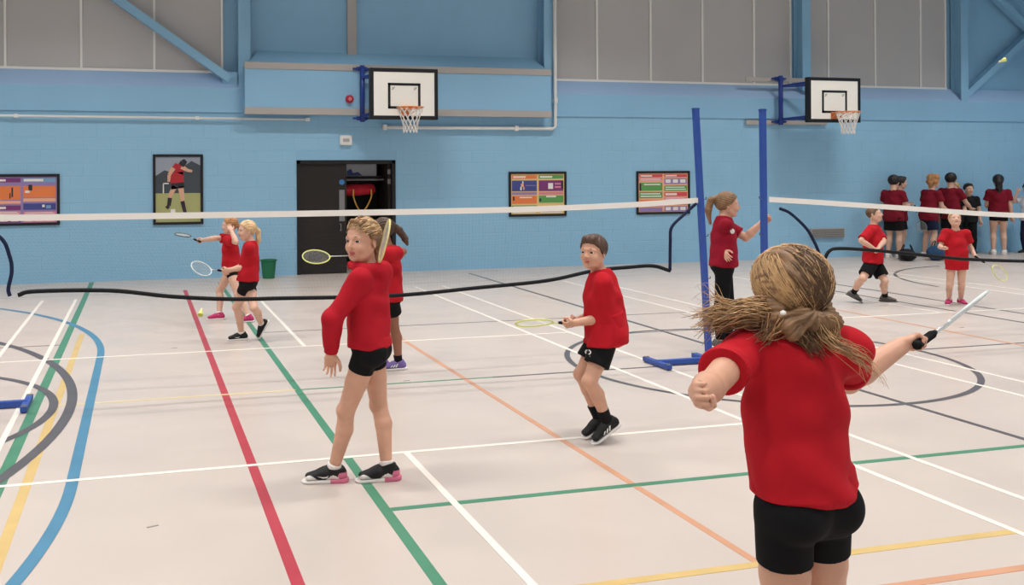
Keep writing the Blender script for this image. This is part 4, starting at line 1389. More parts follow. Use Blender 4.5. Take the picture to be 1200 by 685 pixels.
# shuttlecocks in flight
M_SHUT = mat('shuttle_yellow', rgb(226, 230, 130), 0.5)
M_CORK = mat('shuttle_base', rgb(236, 236, 220), 0.5)
def shuttle(label, loc, rot):
    t = thing('shuttlecock', label, 'shuttlecock', loc)
    t.rotation_euler = rot
    m = MB().lathe([(0.013, 0.0), (0.018, 0.02), (0.026, 0.05), (0.034, 0.075), (0.032, 0.075), (0.024, 0.05), (0.014, 0.018)], n=16)
    m.build('skirt', M_SHUT, t, True)
    MB().lathe([(0.003, -0.026), (0.011, -0.02), (0.0135, -0.01), (0.013, 0.002)], n=14).build('cork', M_CORK, t, True)
    return t
shuttle('yellow shuttlecock dropping close to the red court line', (0.666, 11.214, 0.246), (2.4, 0.3, 0))
shuttle('yellow shuttlecock high in front of the diagonal blue brace', (11.763, 10.802, 3.353), (1.2, 0, 1.2))

# ------------------------------------------------------------------ people
def skin_mat(n, c):
    return mat(n, c, 0.48, 0.35, var=0.05, vscale=14, sss=0.12)
SK_FAIR = skin_mat('skin_fair', rgb(208, 160, 135))
SK_TAN = skin_mat('skin_tan', rgb(204, 154, 126))
SK_PALE = skin_mat('skin_pale', rgb(216, 174, 152))
SK_BROWN = skin_mat('skin_brown', rgb(150, 100, 78))
M_LIP = mat('lips', rgb(186, 96, 92), 0.4, 0.45)
M_EYE = mat('eye_white', rgb(232, 228, 224), 0.25, 0.5)
M_IRIS = mat('iris', rgb(52, 46, 48), 0.2, 0.5)
def cloth(n, c, v=0.05):
    return mat(n, c, 0.85, 0.15, var=v, vscale=9, bump=0.10, bscale=380)
C_RED = cloth('red_cotton', rgb(180, 26, 38))
C_RED2 = cloth('red_fleece', rgb(176, 28, 42))
C_MAROON = cloth('maroon_cotton', rgb(118, 22, 38))
C_MAROON2 = cloth('dark_red_polo', rgb(142, 22, 42))
C_BLACK = cloth('black_jersey', rgb(20, 20, 22))
C_NAVY = cloth('navy_jersey', rgb(28, 34, 62))
C_WHITE = cloth('white_cotton', rgb(226, 230, 236))
C_SOCKW = cloth('white_sock', rgb(228, 222, 218))
C_SOCKB = cloth('black_sock', rgb(26, 26, 28))
def hairm(n, c, v=0.28):
    return mat(n, c, 0.5, 0.4, var=v, vscale=26, bump=0.25, bscale=70, stretch=(1, 1, 0.35))
H_BLOND = hairm('blond_hair', rgb(196, 158, 112))
H_LIGHT = hairm('light_blond_hair', rgb(214, 180, 136))
H_DBLOND = hairm('dark_blond_hair', rgb(134, 102, 72))
H_BROWN = hairm('brown_hair', rgb(78, 56, 44))
H_DARK = hairm('dark_hair', rgb(34, 28, 28))
H_GINGER = hairm('sandy_hair', rgb(176, 126, 80))
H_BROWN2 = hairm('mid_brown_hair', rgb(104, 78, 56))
S_BLACK = mat('shoe_black', rgb(24, 23, 25), 0.6, 0.3, var=0.1, vscale=40)
S_PINK = mat('shoe_pink', rgb(206, 112, 140), 0.5, 0.35)
S_WHITE = mat('shoe_white', rgb(226, 222, 218), 0.5, 0.35)
S_MAG = mat('shoe_magenta', rgb(186, 52, 104), 0.6, 0.3)
S_PURP = mat('shoe_purple', rgb(116, 98, 158), 0.6, 0.3)
S_GREY = mat('shoe_grey', rgb(92, 90, 88), 0.6, 0.3)
S_BEIGE = mat('shoe_beige', rgb(160, 146, 118), 0.6, 0.3)

# rackets ------------------------------------------------------------
M_GRIP = mat('grip_black', rgb(20, 20, 22), 0.7, 0.2)
M_SHAFT = mat('shaft_silver', rgb(196, 198, 202), 0.3, 0.5, 0.5)
M_STRING = mat('string_white', rgb(206, 208, 200), 0.5, 0.3)
M_LIME = mat('frame_lime', rgb(214, 220, 130), 0.4, 0.4)
M_CREAM = mat('frame_cream_yellow', rgb(226, 214, 146), 0.4, 0.4)
M_FWHITE = mat('frame_white', rgb(214, 222, 224), 0.4, 0.4)
M_FGREY = mat('frame_grey', rgb(120, 122, 126), 0.4, 0.4)
M_LOGO = mat('string_logo', rgb(52, 52, 60), 0.6, 0.2)
RK = {}
def racket(label, c, axis, face, frame_m, L=0.62, hand_at=0.06, logo=False, shaft_m=None):
    """c = middle of the hand on the handle, axis = handle to head, face = normal of the string bed"""
    t = thing('badminton_racket', label, 'racket')
    y = Vector(axis).normalized()
    z = Vector(face)
    z = (z-y*z.dot(y)).normalized()
    x = y.cross(z)
    m = Matrix((x, y, z)).transposed().to_4x4()
    m.translation = Vector(c)-y*hand_at
    t.matrix_world = m
    g = MB()
    g.tube([(0, 0, 0), (0, 0.008, 0), (0, 0.012, 0), (0, 0.14, 0), (0, 0.165, 0)], [0.0145, 0.0155, 0.0130, 0.0120, 0.0085], 8)
    for i in range(14):
        a = 0.016+0.009*i
        g.tube([(0.0128*math.cos(k*PI/4), a+0.009*k/8, 0.0128*math.sin(k*PI/4)) for k in range(9)], 0.0009, 4)
    g.build('grip', M_GRIP, t, True)
    hl, hw = 0.125, 0.098
    cy = L-hl
    MB().tube([(0, 0.16, 0), (0, cy-hl+0.012, 0)], [0.0042, 0.0036], 8).build('shaft', shaft_m or M_SHAFT, t, True)
    MB().tube([(0, cy-hl-0.022, 0), (0, cy-hl+0.004, 0)], [0.0052, 0.0075], 8).build('throat', frame_m, t, True)
    ring = [(hw*math.sin(2*PI*k/40)*(1+0.06*math.cos(2*PI*k/40)), cy+hl*math.cos(2*PI*k/40), 0) for k in range(40)]
    MB().tube(ring, 0.0058, 6, closed=True).build('head_frame', frame_m, t, True)
    s = MB()
    for i in range(-8, 9):
        xx = i*0.0108
        q = 1-(xx/hw)**2
        if q > 0.05:
            e = hl*math.sqrt(q)*0.985
            s.tube([(xx, cy-e, 0), (xx, cy+e, 0)], 0.0005, 3, cap=False)
    for i in range(-10, 11):
        yy = i*0.0112
        q = 1-(yy/hl)**2
        if q > 0.05:
            e = hw*math.sqrt(q)*0.985
            s.tube([(-e, cy+yy, 0.0004), (e, cy+yy, 0.0004)], 0.0005, 3, cap=False)
    tag(s.build('strings', M_STRING, t), kind='stuff')
    if logo:
        b = MB()
        for sg in (-1, 1):
            b.add([(0, cy-0.05, 0.0012), (sg*0.05, cy-0.02, 0.0012), (sg*0.052, cy+0.015, 0.0012), (0, cy-0.005, 0.0012)], [(0, 1, 2, 3)])
            b.add([(0, cy+0.012, 0.0012), (sg*0.045, cy+0.03, 0.0012), (sg*0.012, cy+0.06, 0.0012), (0, cy+0.055, 0.0012)], [(0, 1, 2, 3)])
        b.build('string_mark', M_LOGO, t)
    return t

POSES = {
    'hoodie': dict(height=1.54, spot=[1.276, 5.383], pelvis_yaw=-65, chest_yaw=-60, face_yaw=-127, face_pitch=0,
        trunk=[[0, 0, 0.798], [-0.007, 0.002, 1.264], [-0.044, -0.008, 1.419]],
        left=[[-0.031, -0.066, 0.783], [-0.131, 0.042, 0.429], [-0.192, 0.121, 0.075], [-0.079, -0.123, 1.212], [-0.237, -0.115, 0.994], [-0.235, -0.04, 0.783]],
        right=[[0.031, 0.066, 0.783], [0.094, 0.161, 0.423], [0.115, 0.066, 0.075], [0.066, 0.128, 1.212], [0.114, 0.188, 0.953], [0.054, 0.12, 0.749]],
        feet=[[-78, 0], [-85, 0]]),
    'behind': dict(height=1.4, spot=[2.173, 8.382], pelvis_yaw=-80, chest_yaw=-75, face_yaw=-85, face_pitch=0,
        trunk=[[0, 0, 0.708], [-0.005, 0.002, 1.135], [-0.057, 0.016, 1.291]],
        left=[[-0.011, -0.065, 0.694], [0.067, 0.084, 0.395], [0.112, 0.101, 0.07], [-0.039, -0.125, 1.088], [0.144, 0.037, 1.093], [-0.004, -0.019, 0.966]],
        right=[[0.011, 0.065, 0.694], [-0.1, 0.032, 0.372], [-0.031, 0.143, 0.07], [0.029, 0.129, 1.088], [-0.064, -0.023, 0.92], [-0.174, 0.099, 1.039]],
        feet=[[-85, 0], [-85, 0]]),
    'boy': dict(height=1.4, spot=[3.025, 5.831], pelvis_yaw=-72, chest_yaw=-70, face_yaw=-124, face_pitch=0,
        trunk=[[0, 0, 0.749], [-0.042, 0.012, 1.128], [-0.095, 0.006, 1.274]],
        left=[[-0.02, -0.063, 0.735], [-0.173, -0.093, 0.429], [-0.021, -0.047, 0.141], [-0.082, -0.113, 1.081], [-0.05, -0.077, 0.841], [-0.245, -0.027, 0.81]],
        right=[[0.02, 0.063, 0.735], [-0.14, 0.103, 0.434], [-0.016, 0.087, 0.13], [0.008, 0.134, 1.081], [0.031, 0.157, 0.838], [-0.161, 0.095, 0.811]],
        feet=[[-92, -30], [-90, -24]]),
    'front': dict(height=1.6, spot=[1.84, 2.35], pelvis_yaw=-12, chest_yaw=16, face_yaw=-6, face_pitch=0,
        trunk=[[0, 0, 0.862], [-0.037, -0.01, 1.343], [-0.037, 0.011, 1.461]],
        left=[[-0.074, -0.016, 0.846], [-0.051, 0.015, 0.456], [-0.051, -0.001, 0.08], [-0.177, 0.032, 1.289], [-0.391, -0.142, 1.243], [-0.54, -0.318, 1.274]],
        right=[[0.074, 0.016, 0.846], [0.132, 0.078, 0.459], [0.165, 0.096, 0.08], [0.112, -0.051, 1.289], [0.272, 0.137, 1.156], [0.484, 0.149, 1.252]],
        feet=[[0, 0], [20, 0]]),
    'teen': dict(height=1.61, spot=[5.759, 8.551], pelvis_yaw=118, chest_yaw=115, face_yaw=112, face_pitch=0,
        trunk=[[0, 0, 0.866], [0.002, -0, 1.33], [0.057, 0.006, 1.469]],
        left=[[0.036, 0.067, 0.85], [0.092, 0.076, 0.454], [0.098, 0.077, 0.07], [0.066, 0.137, 1.275], [0.245, -0.024, 1.129], [0.39, -0.105, 1.293]],
        right=[[-0.036, -0.067, 0.85], [-0.027, -0.003, 0.454], [-0.036, 0.013, 0.07], [-0.062, -0.137, 1.275], [-0.04, 0.094, 1.116], [-0.07, -0.105, 0.999]],
        feet=[[110, 0], [120, 0]]),
    'leftfront': dict(height=1.33, spot=[1.107, 10.37], pelvis_yaw=-78, chest_yaw=-78, face_yaw=-100, face_pitch=0,
        trunk=[[0, 0, 0.656], [0.038, -0.01, 1.071], [-0.006, 0.002, 1.201]],
        left=[[-0.013, -0.061, 0.643], [-0.11, 0.085, 0.368], [-0.054, 0.135, 0.065], [0.008, -0.131, 1.026], [-0.015, -0.054, 0.808], [-0.206, -0.068, 0.789]],
        right=[[0.013, 0.061, 0.643], [0.053, -0.13, 0.382], [0.155, 0.082, 0.175], [0.06, 0.114, 1.026], [-0.009, 0.161, 0.809], [-0.19, 0.114, 0.762]],
        feet=[[-88, 0], [-95, -58]]),
    'leftback': dict(height=1.33, spot=[1.088, 12.085], pelvis_yaw=-80, chest_yaw=-70, face_yaw=-80, face_pitch=0,
        trunk=[[0, 0, 0.634], [-0.008, 0.003, 1.041], [-0.018, 0.005, 1.169]],
        left=[[-0.011, -0.062, 0.621], [0.063, -0.204, 0.33], [0.173, -0.342, 0.065], [-0.05, -0.115, 0.996], [0.032, -0.333, 0.983], [-0.016, -0.202, 1.117]],
        right=[[0.011, 0.062, 0.621], [-0.136, 0.132, 0.338], [-0.152, -0.019, 0.065], [0.035, 0.12, 0.996], [-0.191, 0.067, 1.01], [-0.333, 0.194, 0.982]],
        feet=[[-85, 0], [-80, 0]]),
    'rightboy': dict(height=1.35, spot=[9.712, 10.94], pelvis_yaw=130, chest_yaw=150, face_yaw=145, face_pitch=12,
        trunk=[[0, 0, 0.605], [0.014, -0.003, 1.051], [0.026, -0.006, 1.215]],
        left=[[0.041, 0.049, 0.591], [0.084, -0.12, 0.31], [0.228, 0.036, 0.075], [0.122, 0.061, 1.005], [0.077, -0.115, 0.853], [-0.081, -0.185, 0.761]],
        right=[[-0.041, -0.049, 0.591], [-0.264, -0.108, 0.355], [-0.227, 0.113, 0.13], [-0.098, -0.066, 1.005], [-0.287, -0.106, 0.869], [-0.136, -0.17, 0.762]],
        feet=[[125, 0], [120, -27]]),
    'rightgirl': dict(height=1.24, spot=[10.533, 10.355], pelvis_yaw=215, chest_yaw=215, face_yaw=212, face_pitch=20,
        trunk=[[0, 0, 0.597], [-0.009, 0.003, 1.019], [-0.019, 0.006, 1.157]],
        left=[[0.048, -0.033, 0.584], [0.061, -0.02, 0.281], [0.19, 0.12, 0.06], [0.088, -0.064, 0.977], [0.201, -0.023, 0.797], [0.158, -0.146, 0.673]],
        right=[[-0.048, 0.033, 0.584], [-0.086, 0.028, 0.283], [0.039, 0.167, 0.06], [-0.103, 0.069, 0.977], [-0.217, 0.054, 0.793], [-0.3, -0.105, 0.784]],
        feet=[[200, 0], [235, 0]]),
}

def cc(p):
    """camera-independent compass: unit vector from yaw, pitch"""
    return yawv(*p)

FIG = {}
# girl in the hoodie, head turned over her left shoulder
S = dict(vox=0.0042, skin=SK_FAIR, top='hoodie', top_mat=C_RED2, hem=0.05, fold=0.005, wt=0.95, seed=4, bottom='tight', leg=0.30, bottom_mat=C_BLACK,
         sock=C_SOCKW, sock_h=0.022, shoe=S_BLACK, shoe_heel=S_PINK, sole=S_WHITE, lace=M_WHITE, hair='tied', hair_mat=H_DBLOND, brow=H_DBLOND,
         tie=(0, -0.46, 0.2), hairline=(0.29, 0.33), hair_th=0.04, mouth=0.035, gaze=-0.15, groove=16, hair_rough=0.018,
         locks=[([(-0.2, 0.27, 0.42), (0.0, 0.26, 0.48), (0.2, 0.2, 0.45)], [0.05, 0.06, 0.05]),
                ([(0.0, 0.1, 0.55), (-0.05, -0.2, 0.52), (-0.02, -0.42, 0.3)], [0.055, 0.06, 0.07]),
                ([(-0.2, 0.15, 0.48), (-0.25, -0.15, 0.38), (-0.1, -0.42, 0.2)], [0.05, 0.06, 0.07]),
                ([(-0.33, 0.12, 0.2), (-0.34, -0.1, 0.15), (-0.2, -0.4, 0.08)], [0.04, 0.05, 0.06]),
                ([(0, -0.46, 0.18), (0, -0.60, 0.05), (0.02, -0.60, -0.25), (0.04, -0.52, -0.62)], [0.13, 0.14, 0.12, 0.05])],
         hands={'L': ('relax', (0.5, -0.2, 0)), 'R': ('relax', (-0.5, 0.2, 0))})
FIG['hoodie'] = build_person('hoodie', 'girl in red hooded sweatshirt and black shorts looking back over her shoulder', POSES['hoodie'], S)
# girl mostly hidden behind her
S = dict(vox=0.006, skin=SK_BROWN, top_mat=C_RED, bottom='loose', leg=0.5, bottom_mat=C_BLACK, sock=C_SOCKB, sock_h=0.05, shoe=S_PURP, sole=S_WHITE,
         hair='tied', hair_mat=H_BROWN, brow=H_DARK, seed=12, locks=[([(0, -0.45, 0.2), (0, -0.7, 0.0), (0, -0.95, -0.35), (0, -1.05, -0.6)], [0.14, 0.15, 0.13, 0.05])],
         hands={'R': ('grip', (-0.96, -0.1, 0.0)), 'L': ('relax',)})
FIG['behind'] = build_person('behind', 'child in red shirt and purple trainers standing behind the girl in the hoodie', POSES['behind'], S)
# boy
S = dict(vox=0.0042, skin=SK_FAIR, top_mat=C_RED, ease=1.15, flare=1.04, hem=-0.22, drape=2.0, sleeve=0.98, fold=0.005, seed=21, bottom='loose', leg=0.66, bottom_mat=C_BLACK,
         sock=C_SOCKB, sock_h=0.075, shoe=S_BLACK, sole=S_WHITE, lace=M_BLACK, hair='short', hair_mat=H_BROWN, brow=H_BROWN, mouth=0.02, groove=34, hair_rough=0.008,
         hands={'L': ('grip', (-0.9, 0.1, 0.0)), 'R': ('grip', (-0.98, 0.0, 0.02))})
FIG['boy'] = build_person('boy', 'boy in long red T-shirt and black shorts hopping with a yellow racket', POSES['boy'], S)
# girl seen from behind
S = dict(vox=0.0034, skin=SK_FAIR, top_mat=C_RED, ease=0.93, flare=0.98, hem=0.085, sleeve=0.60, fold=0.006, seed=36, bottom='tight', leg=0.40, bottom_mat=C_BLACK, hand_s=0.74, drape=4.2, fold_f=27,
         sock=C_SOCKW, sock_h=0.03, shoe=S_BLACK, sole=S_WHITE, hair='tied', hair_mat=H_DBLOND, brow=H_DBLOND, tie=(-0.05, -0.42, -0.15), nape=-0.42, hair_th=0.05,
         hairline=(0.30, 0.32), groove=14, hair_rough=0.016, wt=0.96, hh=0.152,
         locks=[([(-0.36, -0.10, -0.05), (-0.36, -0.25, -0.25), (-0.30, -0.38, -0.38)], [0.06, 0.11, 0.12]),
                ([(0.30, -0.20, -0.10), (0.26, -0.36, -0.30), (0.20, -0.42, -0.46)], [0.08, 0.13, 0.12]),
                ([(-0.2, -0.42, -0.25), (0.1, -0.48, -0.33)], [0.13, 0.12])],
         hands={'L': ('fist', (0.15, 0.0, -1.0)), 'R': ('grip', (0.88, 0.46, 0.12))})
FIG['front'] = build_person('front', 'girl seen from behind in red T-shirt with arms spread and fair hair flying', POSES['front'], S)
# teenager holding the post
S = dict(vox=0.006, skin=SK_FAIR, top_mat=C_MAROON2, ease=0.97, hem=-0.02, sleeve=0.75, seed=41, bottom='leggings', bottom_mat=C_BLACK, shoe=S_GREY, sole=S_WHITE,
         hair='tied', hair_mat=H_DBLOND, brow=H_DBLOND, tie=(0, -0.45, 0.25), locks=[([(0, -0.42, 0.28), (0, -0.66, 0.20), (0, -0.78, -0.2), (0, -0.70, -0.75)], [0.11, 0.13, 0.13, 0.05])],
         hands={'L': ('grip', (0.0, 0.0, 1)), 'R': ('flat', (0.3, -0.2, 0.9))})
FIG['teen'] = build_person('teen', 'teenager in dark red polo and black leggings holding the blue net post, hand on hip', POSES['teen'], S)
# the pair beyond the net
S = dict(vox=0.0055, skin=SK_PALE, top_mat=C_RED, ease=0.98, hem=0.05, sleeve=0.8, seed=51, bottom='tight', leg=0.40, bottom_mat=C_BLACK, sock=C_SOCKW, sock_h=0.02,
         shoe=S_BLACK, sole=S_WHITE, hair='tied', hair_mat=H_LIGHT, brow=H_BLOND, tie=(0, -0.45, 0.1), locks=[([(0, -0.42, 0.1), (0, -0.6, -0.05), (0, -0.62, -0.5), (0.03, -0.55, -0.95)], [0.12, 0.13, 0.12, 0.05])],
         hands={'L': ('grip', (-0.93, -0.2, 0.18)), 'R': ('grip', (-0.93, -0.2, 0.18))})
FIG['leftfront'] = build_person('leftfront', 'blond girl in red T-shirt stepping forward with a white racket held low', POSES['leftfront'], S)
S = dict(vox=0.0055, skin=SK_PALE, top_mat=C_RED, hem=0.06, sleeve=0.7, seed=61, bottom='tight', leg=0.3, bottom_mat=C_BLACK, shoe=S_MAG, sole=S_WHITE, sock=C_SOCKW, sock_h=0.015,
         hair='tied', hair_mat=H_GINGER, brow=H_DBLOND, tie=(0, -0.45, 0.1), locks=[([(0, -0.42, 0.1), (0, -0.6, -0.1), (0, -0.55, -0.5)], [0.11, 0.12, 0.05])],
         hands={'L': ('flat', (0.3, 0.3, 0.3)), 'R': ('grip', (-0.55, 0.8, 0.2))})
FIG['leftback'] = build_person('leftback', 'girl in red T-shirt and pink trainers with one hand to her face', POSES['leftback'], S)
# the pair on the next court
S = dict(vox=0.007, skin=SK_PALE, top_mat=C_RED, ease=1.04, hem=-0.10, sleeve=0.85, seed=71, bottom='loose', leg=0.78, bottom_mat=C_BLACK, sock=C_SOCKB, sock_h=0.07, shoe=S_GREY, sole=S_GREY,
         hair='short', hair_mat=H_BROWN2, brow=H_BROWN, hair_th=0.02, wt=1.08, hands={'L': ('fist',), 'R': ('fist',)})
FIG['rightboy'] = build_person('rightboy', 'boy in red T-shirt and black socks striding with both hands together', POSES['rightboy'], S)
S = dict(vox=0.007, skin=SK_PALE, top_mat=C_RED, ease=1.14, flare=1.0, hem=-0.24, sleeve=0.7, seed=81, bottom='tight', leg=0.3, bottom_mat=C_BLACK, sock=C_SOCKW, sock_h=0.03, shoe=S_MAG, sole=S_WHITE,
         wt=0.92, hair='tied', hair_mat=H_BLOND, brow=H_BLOND, hands={'L': ('grip', (0.75, -0.1, -0.55)), 'R': ('fist',)})
FIG['rightgirl'] = build_person('rightgirl', 'small girl in long red T-shirt looking up with arms apart', POSES['rightgirl'], S)

# rackets in hands
def held(key, side, label, axis, face, fm, **kw):
    fg = FIG[key]
    g = fg['grip'][side]
    return racket(label, g[0]+fg['rootv'], axis, face, fm, **kw)
racket('cream yellow racket tucked upright in the hood of the red sweatshirt', (1.293, 5.296, 1.213), (0.24, -0.06, 1.0), (0.97, -0.12, 0), M_CREAM, L=0.55, hand_at=0.21)
held('behind', 'R', 'lime yellow racket with dark mark on its strings pointing at the black door', (-0.97, -0.05, 0.0), (0.0, -0.55, 0.83), M_LIME, logo=True)
held('boy', 'L', 'yellow racket held flat in front of the hopping boy', (-0.98, 0.05, 0.03), (0.05, 0.40, 1.0), M_LIME, L=0.46, hand_at=0.12, shaft_m=M_LIME)
held('front', 'R', 'black-gripped racket swung out by the girl with flying hair', (0.88, 0.46, 0.14), (-0.16, 0.26, 0.30), M_FWHITE, L=0.56, hand_at=0.05)
held('leftfront', 'L', 'white racket held low by the blond girl stepping forward', (-0.80, -0.55, 0.16), (-0.2, -0.75, 0.6), M_FWHITE, L=0.5, hand_at=0.09)
held('leftback', 'R', 'black-handled racket in the outstretched hand of the girl in pink trainers', (-0.45, 0.88, 0.15), (0.1, -0.1, 1.0), M_BLACK, L=0.56)
held('rightgirl', 'L', 'lime yellow racket lowered beside the small girl in the long red T-shirt', (0.78, -0.1, -0.5), (0.1, -0.9, 0.3), M_LIME, L=0.55)

# ------------------------------------------------------------------ hair strands and printed marks
def cap_strands(fg, starts, ends, n, mats, rad, seed, lift=0.10, wig=0.02):
    """strands combed over the head from around the start points to the gathering points"""
    H, hh = fg['H'], fg['hh']
    r = random.Random(seed)
    cur, rd, ix = [], [], []
    R3 = (0.345, 0.425, 0.37)
    for k in range(n):
        s0, spread, mi = starts[k % len(starts)]
        e0 = ends[k % len(ends)]
        a = Vector([s0[i]+r.uniform(-spread, spread) for i in range(3)])
        b = Vector([e0[i]+r.uniform(-0.07, 0.07) for i in range(3)])
        ph, amp = r.uniform(0, 6.28), r.uniform(0.3, 1)*wig
        lf_ = r.uniform(0.3, 1.0)*lift
        pts = []
        for i in range(11):
            t = i/10
            d = a.lerp(b, t)
            q = math.sqrt(sum((d[j]/R3[j])**2 for j in range(3)))
            d = d/max(q, 1e-3)*(1+0.12+lf_*math.sin(PI*min(t*1.1, 1)))
            d = d+Vector((math.sin(ph+7*t), math.cos(ph*2+6*t), math.sin(ph*3+8*t)))*amp
            pts.append(Vector(H(d.x, d.y-0.06, d.z+0.13)))
        cur.append(pts)
        rd.append(rad*r.uniform(0.7, 1.3))
        ix.append(mi if r.random() < 0.8 else r.randrange(len(mats)))
    return cur, rd, ix

def loose_strands(conv, guide, n, spread0, spread1, rad, seed, nm, curl=0.03, main=0):
    r = random.Random(seed)
    cur, rd, ix = [], [], []
    for k in range(n):
        o0 = [r.gauss(0, spread0) for _ in range(3)]
        o1 = [r.gauss(0, spread1) for _ in range(3)]
        ln = r.uniform(0.7, 1.08)
        ph, fq = r.uniform(0, 6.28), r.uniform(5, 9)
        pts = []
        g = spline(guide, 6)
        m = len(g)
        for i, p in enumerate(g):
            t = i/(m-1)
            if t > ln:
                break
            w_ = [p[j]+o0[j]*(1-t)+o1[j]*t for j in range(3)]
            c = curl*t
            w_ = (w_[0]+c*math.sin(ph+fq*t), w_[1]+c*math.cos(ph+fq*t), w_[2]+c*math.sin(2*ph+fq*1.3*t))
            pts.append(Vector(conv(*w_)))
        if len(pts) > 3:
            cur.append(pts)
            rd.append(rad*r.uniform(0.7, 1.3))
            ix.append(main if r.random() < 0.65 else r.randrange(nm))
    return cur, rd, ix

# the girl seen from behind: i = across the back of the head, c = outwards from it, z = up
fg = FIG['front']
def back(i, c, z):
    return fg['H'](0.73*i-0.68*c, -0.68*i-0.73*c, z)
hair_set = [H_BLOND, H_BLOND, H_DBLOND, H_BROWN2]  # last one, for the back: browner under-hair with shade worked into its colour
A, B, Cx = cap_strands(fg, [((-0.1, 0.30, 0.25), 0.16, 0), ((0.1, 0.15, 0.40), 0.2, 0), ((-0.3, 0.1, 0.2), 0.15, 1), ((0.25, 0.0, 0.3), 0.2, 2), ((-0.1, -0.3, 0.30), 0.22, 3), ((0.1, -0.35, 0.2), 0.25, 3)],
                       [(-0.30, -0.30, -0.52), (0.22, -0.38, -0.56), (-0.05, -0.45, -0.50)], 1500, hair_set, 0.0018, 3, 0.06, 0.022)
for guide, n, s0, s1, rad, sd, cl, mn in (
        ([(-0.22, 0.30, -0.22), (-0.45, 0.34, -0.20), (-0.66, 0.34, -0.27), (-0.84, 0.30, -0.30), (-0.98, 0.26, -0.38)], 270, 0.07, 0.10, 0.0018, 5, 0.05, 1),
        ([(-0.20, 0.30, -0.30), (-0.50, 0.36, -0.34), (-0.72, 0.34, -0.36), (-0.86, 0.3, -0.46)], 130, 0.06, 0.06, 0.0018, 6, 0.05, 2),
        ([(-0.4, 0.30, -0.22), (-0.70, 0.34, -0.12), (-0.86, 0.3, -0.02), (-0.98, 0.28, -0.05)], 22, 0.04, 0.06, 0.0012, 7, 0.06, 0),
        ([(0.30, 0.30, -0.30), (0.42, 0.38, -0.48), (0.62, 0.40, -0.60), (0.80, 0.36, -0.72), (0.92, 0.32, -0.92)], 56, 0.05, 0.06, 0.0014, 8, 0.05, 1),
        ([(0.34, 0.30, -0.28), (0.48, 0.36, -0.26), (0.52, 0.36, -0.40), (0.42, 0.36, -0.46)], 16, 0.02, 0.02, 0.0016, 9, 0.02, 0),
        ([(0.05, 0.44, -0.34), (0.20, 0.46, -0.50), (0.30, 0.44, -0.68)], 110, 0.08, 0.06, 0.0019, 10, 0.03, 3),
        ([(-0.1, 0.44, -0.30), (-0.20, 0.46, -0.44), (-0.34, 0.44, -0.52)], 100, 0.08, 0.06, 0.0019, 11, 0.03, 2)):
    a, b, c = loose_strands(back, guide, n, s0, s1, rad, sd, 4, cl, mn)
    A += a; B += b; Cx += c
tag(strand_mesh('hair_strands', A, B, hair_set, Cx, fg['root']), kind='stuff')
m = MB()
p = back(-0.06, 0.52, -0.20)
m.lathe([(0.001, -0.010), (0.008, -0.006), (0.010, 0.0), (0.008, 0.006), (0.001, 0.010)], c=tuple(p), n=12)
m.build('hair_bobble', M_WHITE, fg['root'], True)
# girl in the hoodie: plaited crown and wisps
fg = FIG['hoodie']
A, B, Cx = cap_strands(fg, [((-0.2, 0.30, 0.22), 0.10, 0), ((0.05, 0.30, 0.28), 0.12, 0), ((-0.30, 0.08, 0.16), 0.12, 1), ((0.1, 0.05, 0.38), 0.15, 1)],
                       [(0.0, -0.45, 0.05), (-0.1, -0.42, -0.05)], 320, [H_LIGHT, H_BLOND, H_DBLOND], 0.0028, 13, 0.05, 0.03)
tag(strand_mesh('hair_strands', A, B, [H_LIGHT, H_BLOND, H_DBLOND], Cx, fg['root']), kind='stuff')

def foot_mark(fg, side, polys, shoe, m, name):
    an, fd, fr_, fu, off = fg['foot'][side]
    h = fg['h']
    sg = -1 if side == 'L' else 1
    o = an+fr_*sg*0.06*h-fu*off
    return decal(name, polys, shoe, o, -fr_*sg, fd*h, fu*h, m, shoe, 0.0045)
fg = FIG['boy']
for k in range(3):
    x = 0.018+0.017*k
    foot_mark(fg, 'L', [[(x, 0.022), (x+0.008, 0.022), (x-0.004, 0.044-0.004*k), (x-0.012, 0.044-0.004*k)]], fg['shoes'][0], M_WHITE, 'stripe')
    foot_mark(fg, 'R', [[(x, 0.022), (x+0.008, 0.022), (x-0.004, 0.044-0.004*k), (x-0.012, 0.044-0.004*k)]], fg['shoes'][1], M_WHITE, 'stripe')
fg = FIG['behind']
for k in range(3):
    x = 0.018+0.017*k
    foot_mark(fg, 'L', [[(x, 0.022), (x+0.009, 0.022), (x-0.003, 0.044-0.004*k), (x-0.012, 0.044-0.004*k)]], fg['shoes'][0], M_WHITE, 'stripe')
tick = [[(0.062, 0.030), (0.040, 0.022), (0.024, 0.023), (0.018, 0.034), (0.026, 0.029), (0.040, 0.028)]]
for k, s in enumerate('LR'):
    foot_mark(FIG['hoodie'], s, tick, FIG['hoodie']['shoes'][k], M_WHITE, 'tick_mark')
    foot_mark(FIG['leftfront'], s, tick, FIG['leftfront']['shoes'][k], M_WHITE, 'tick_mark')
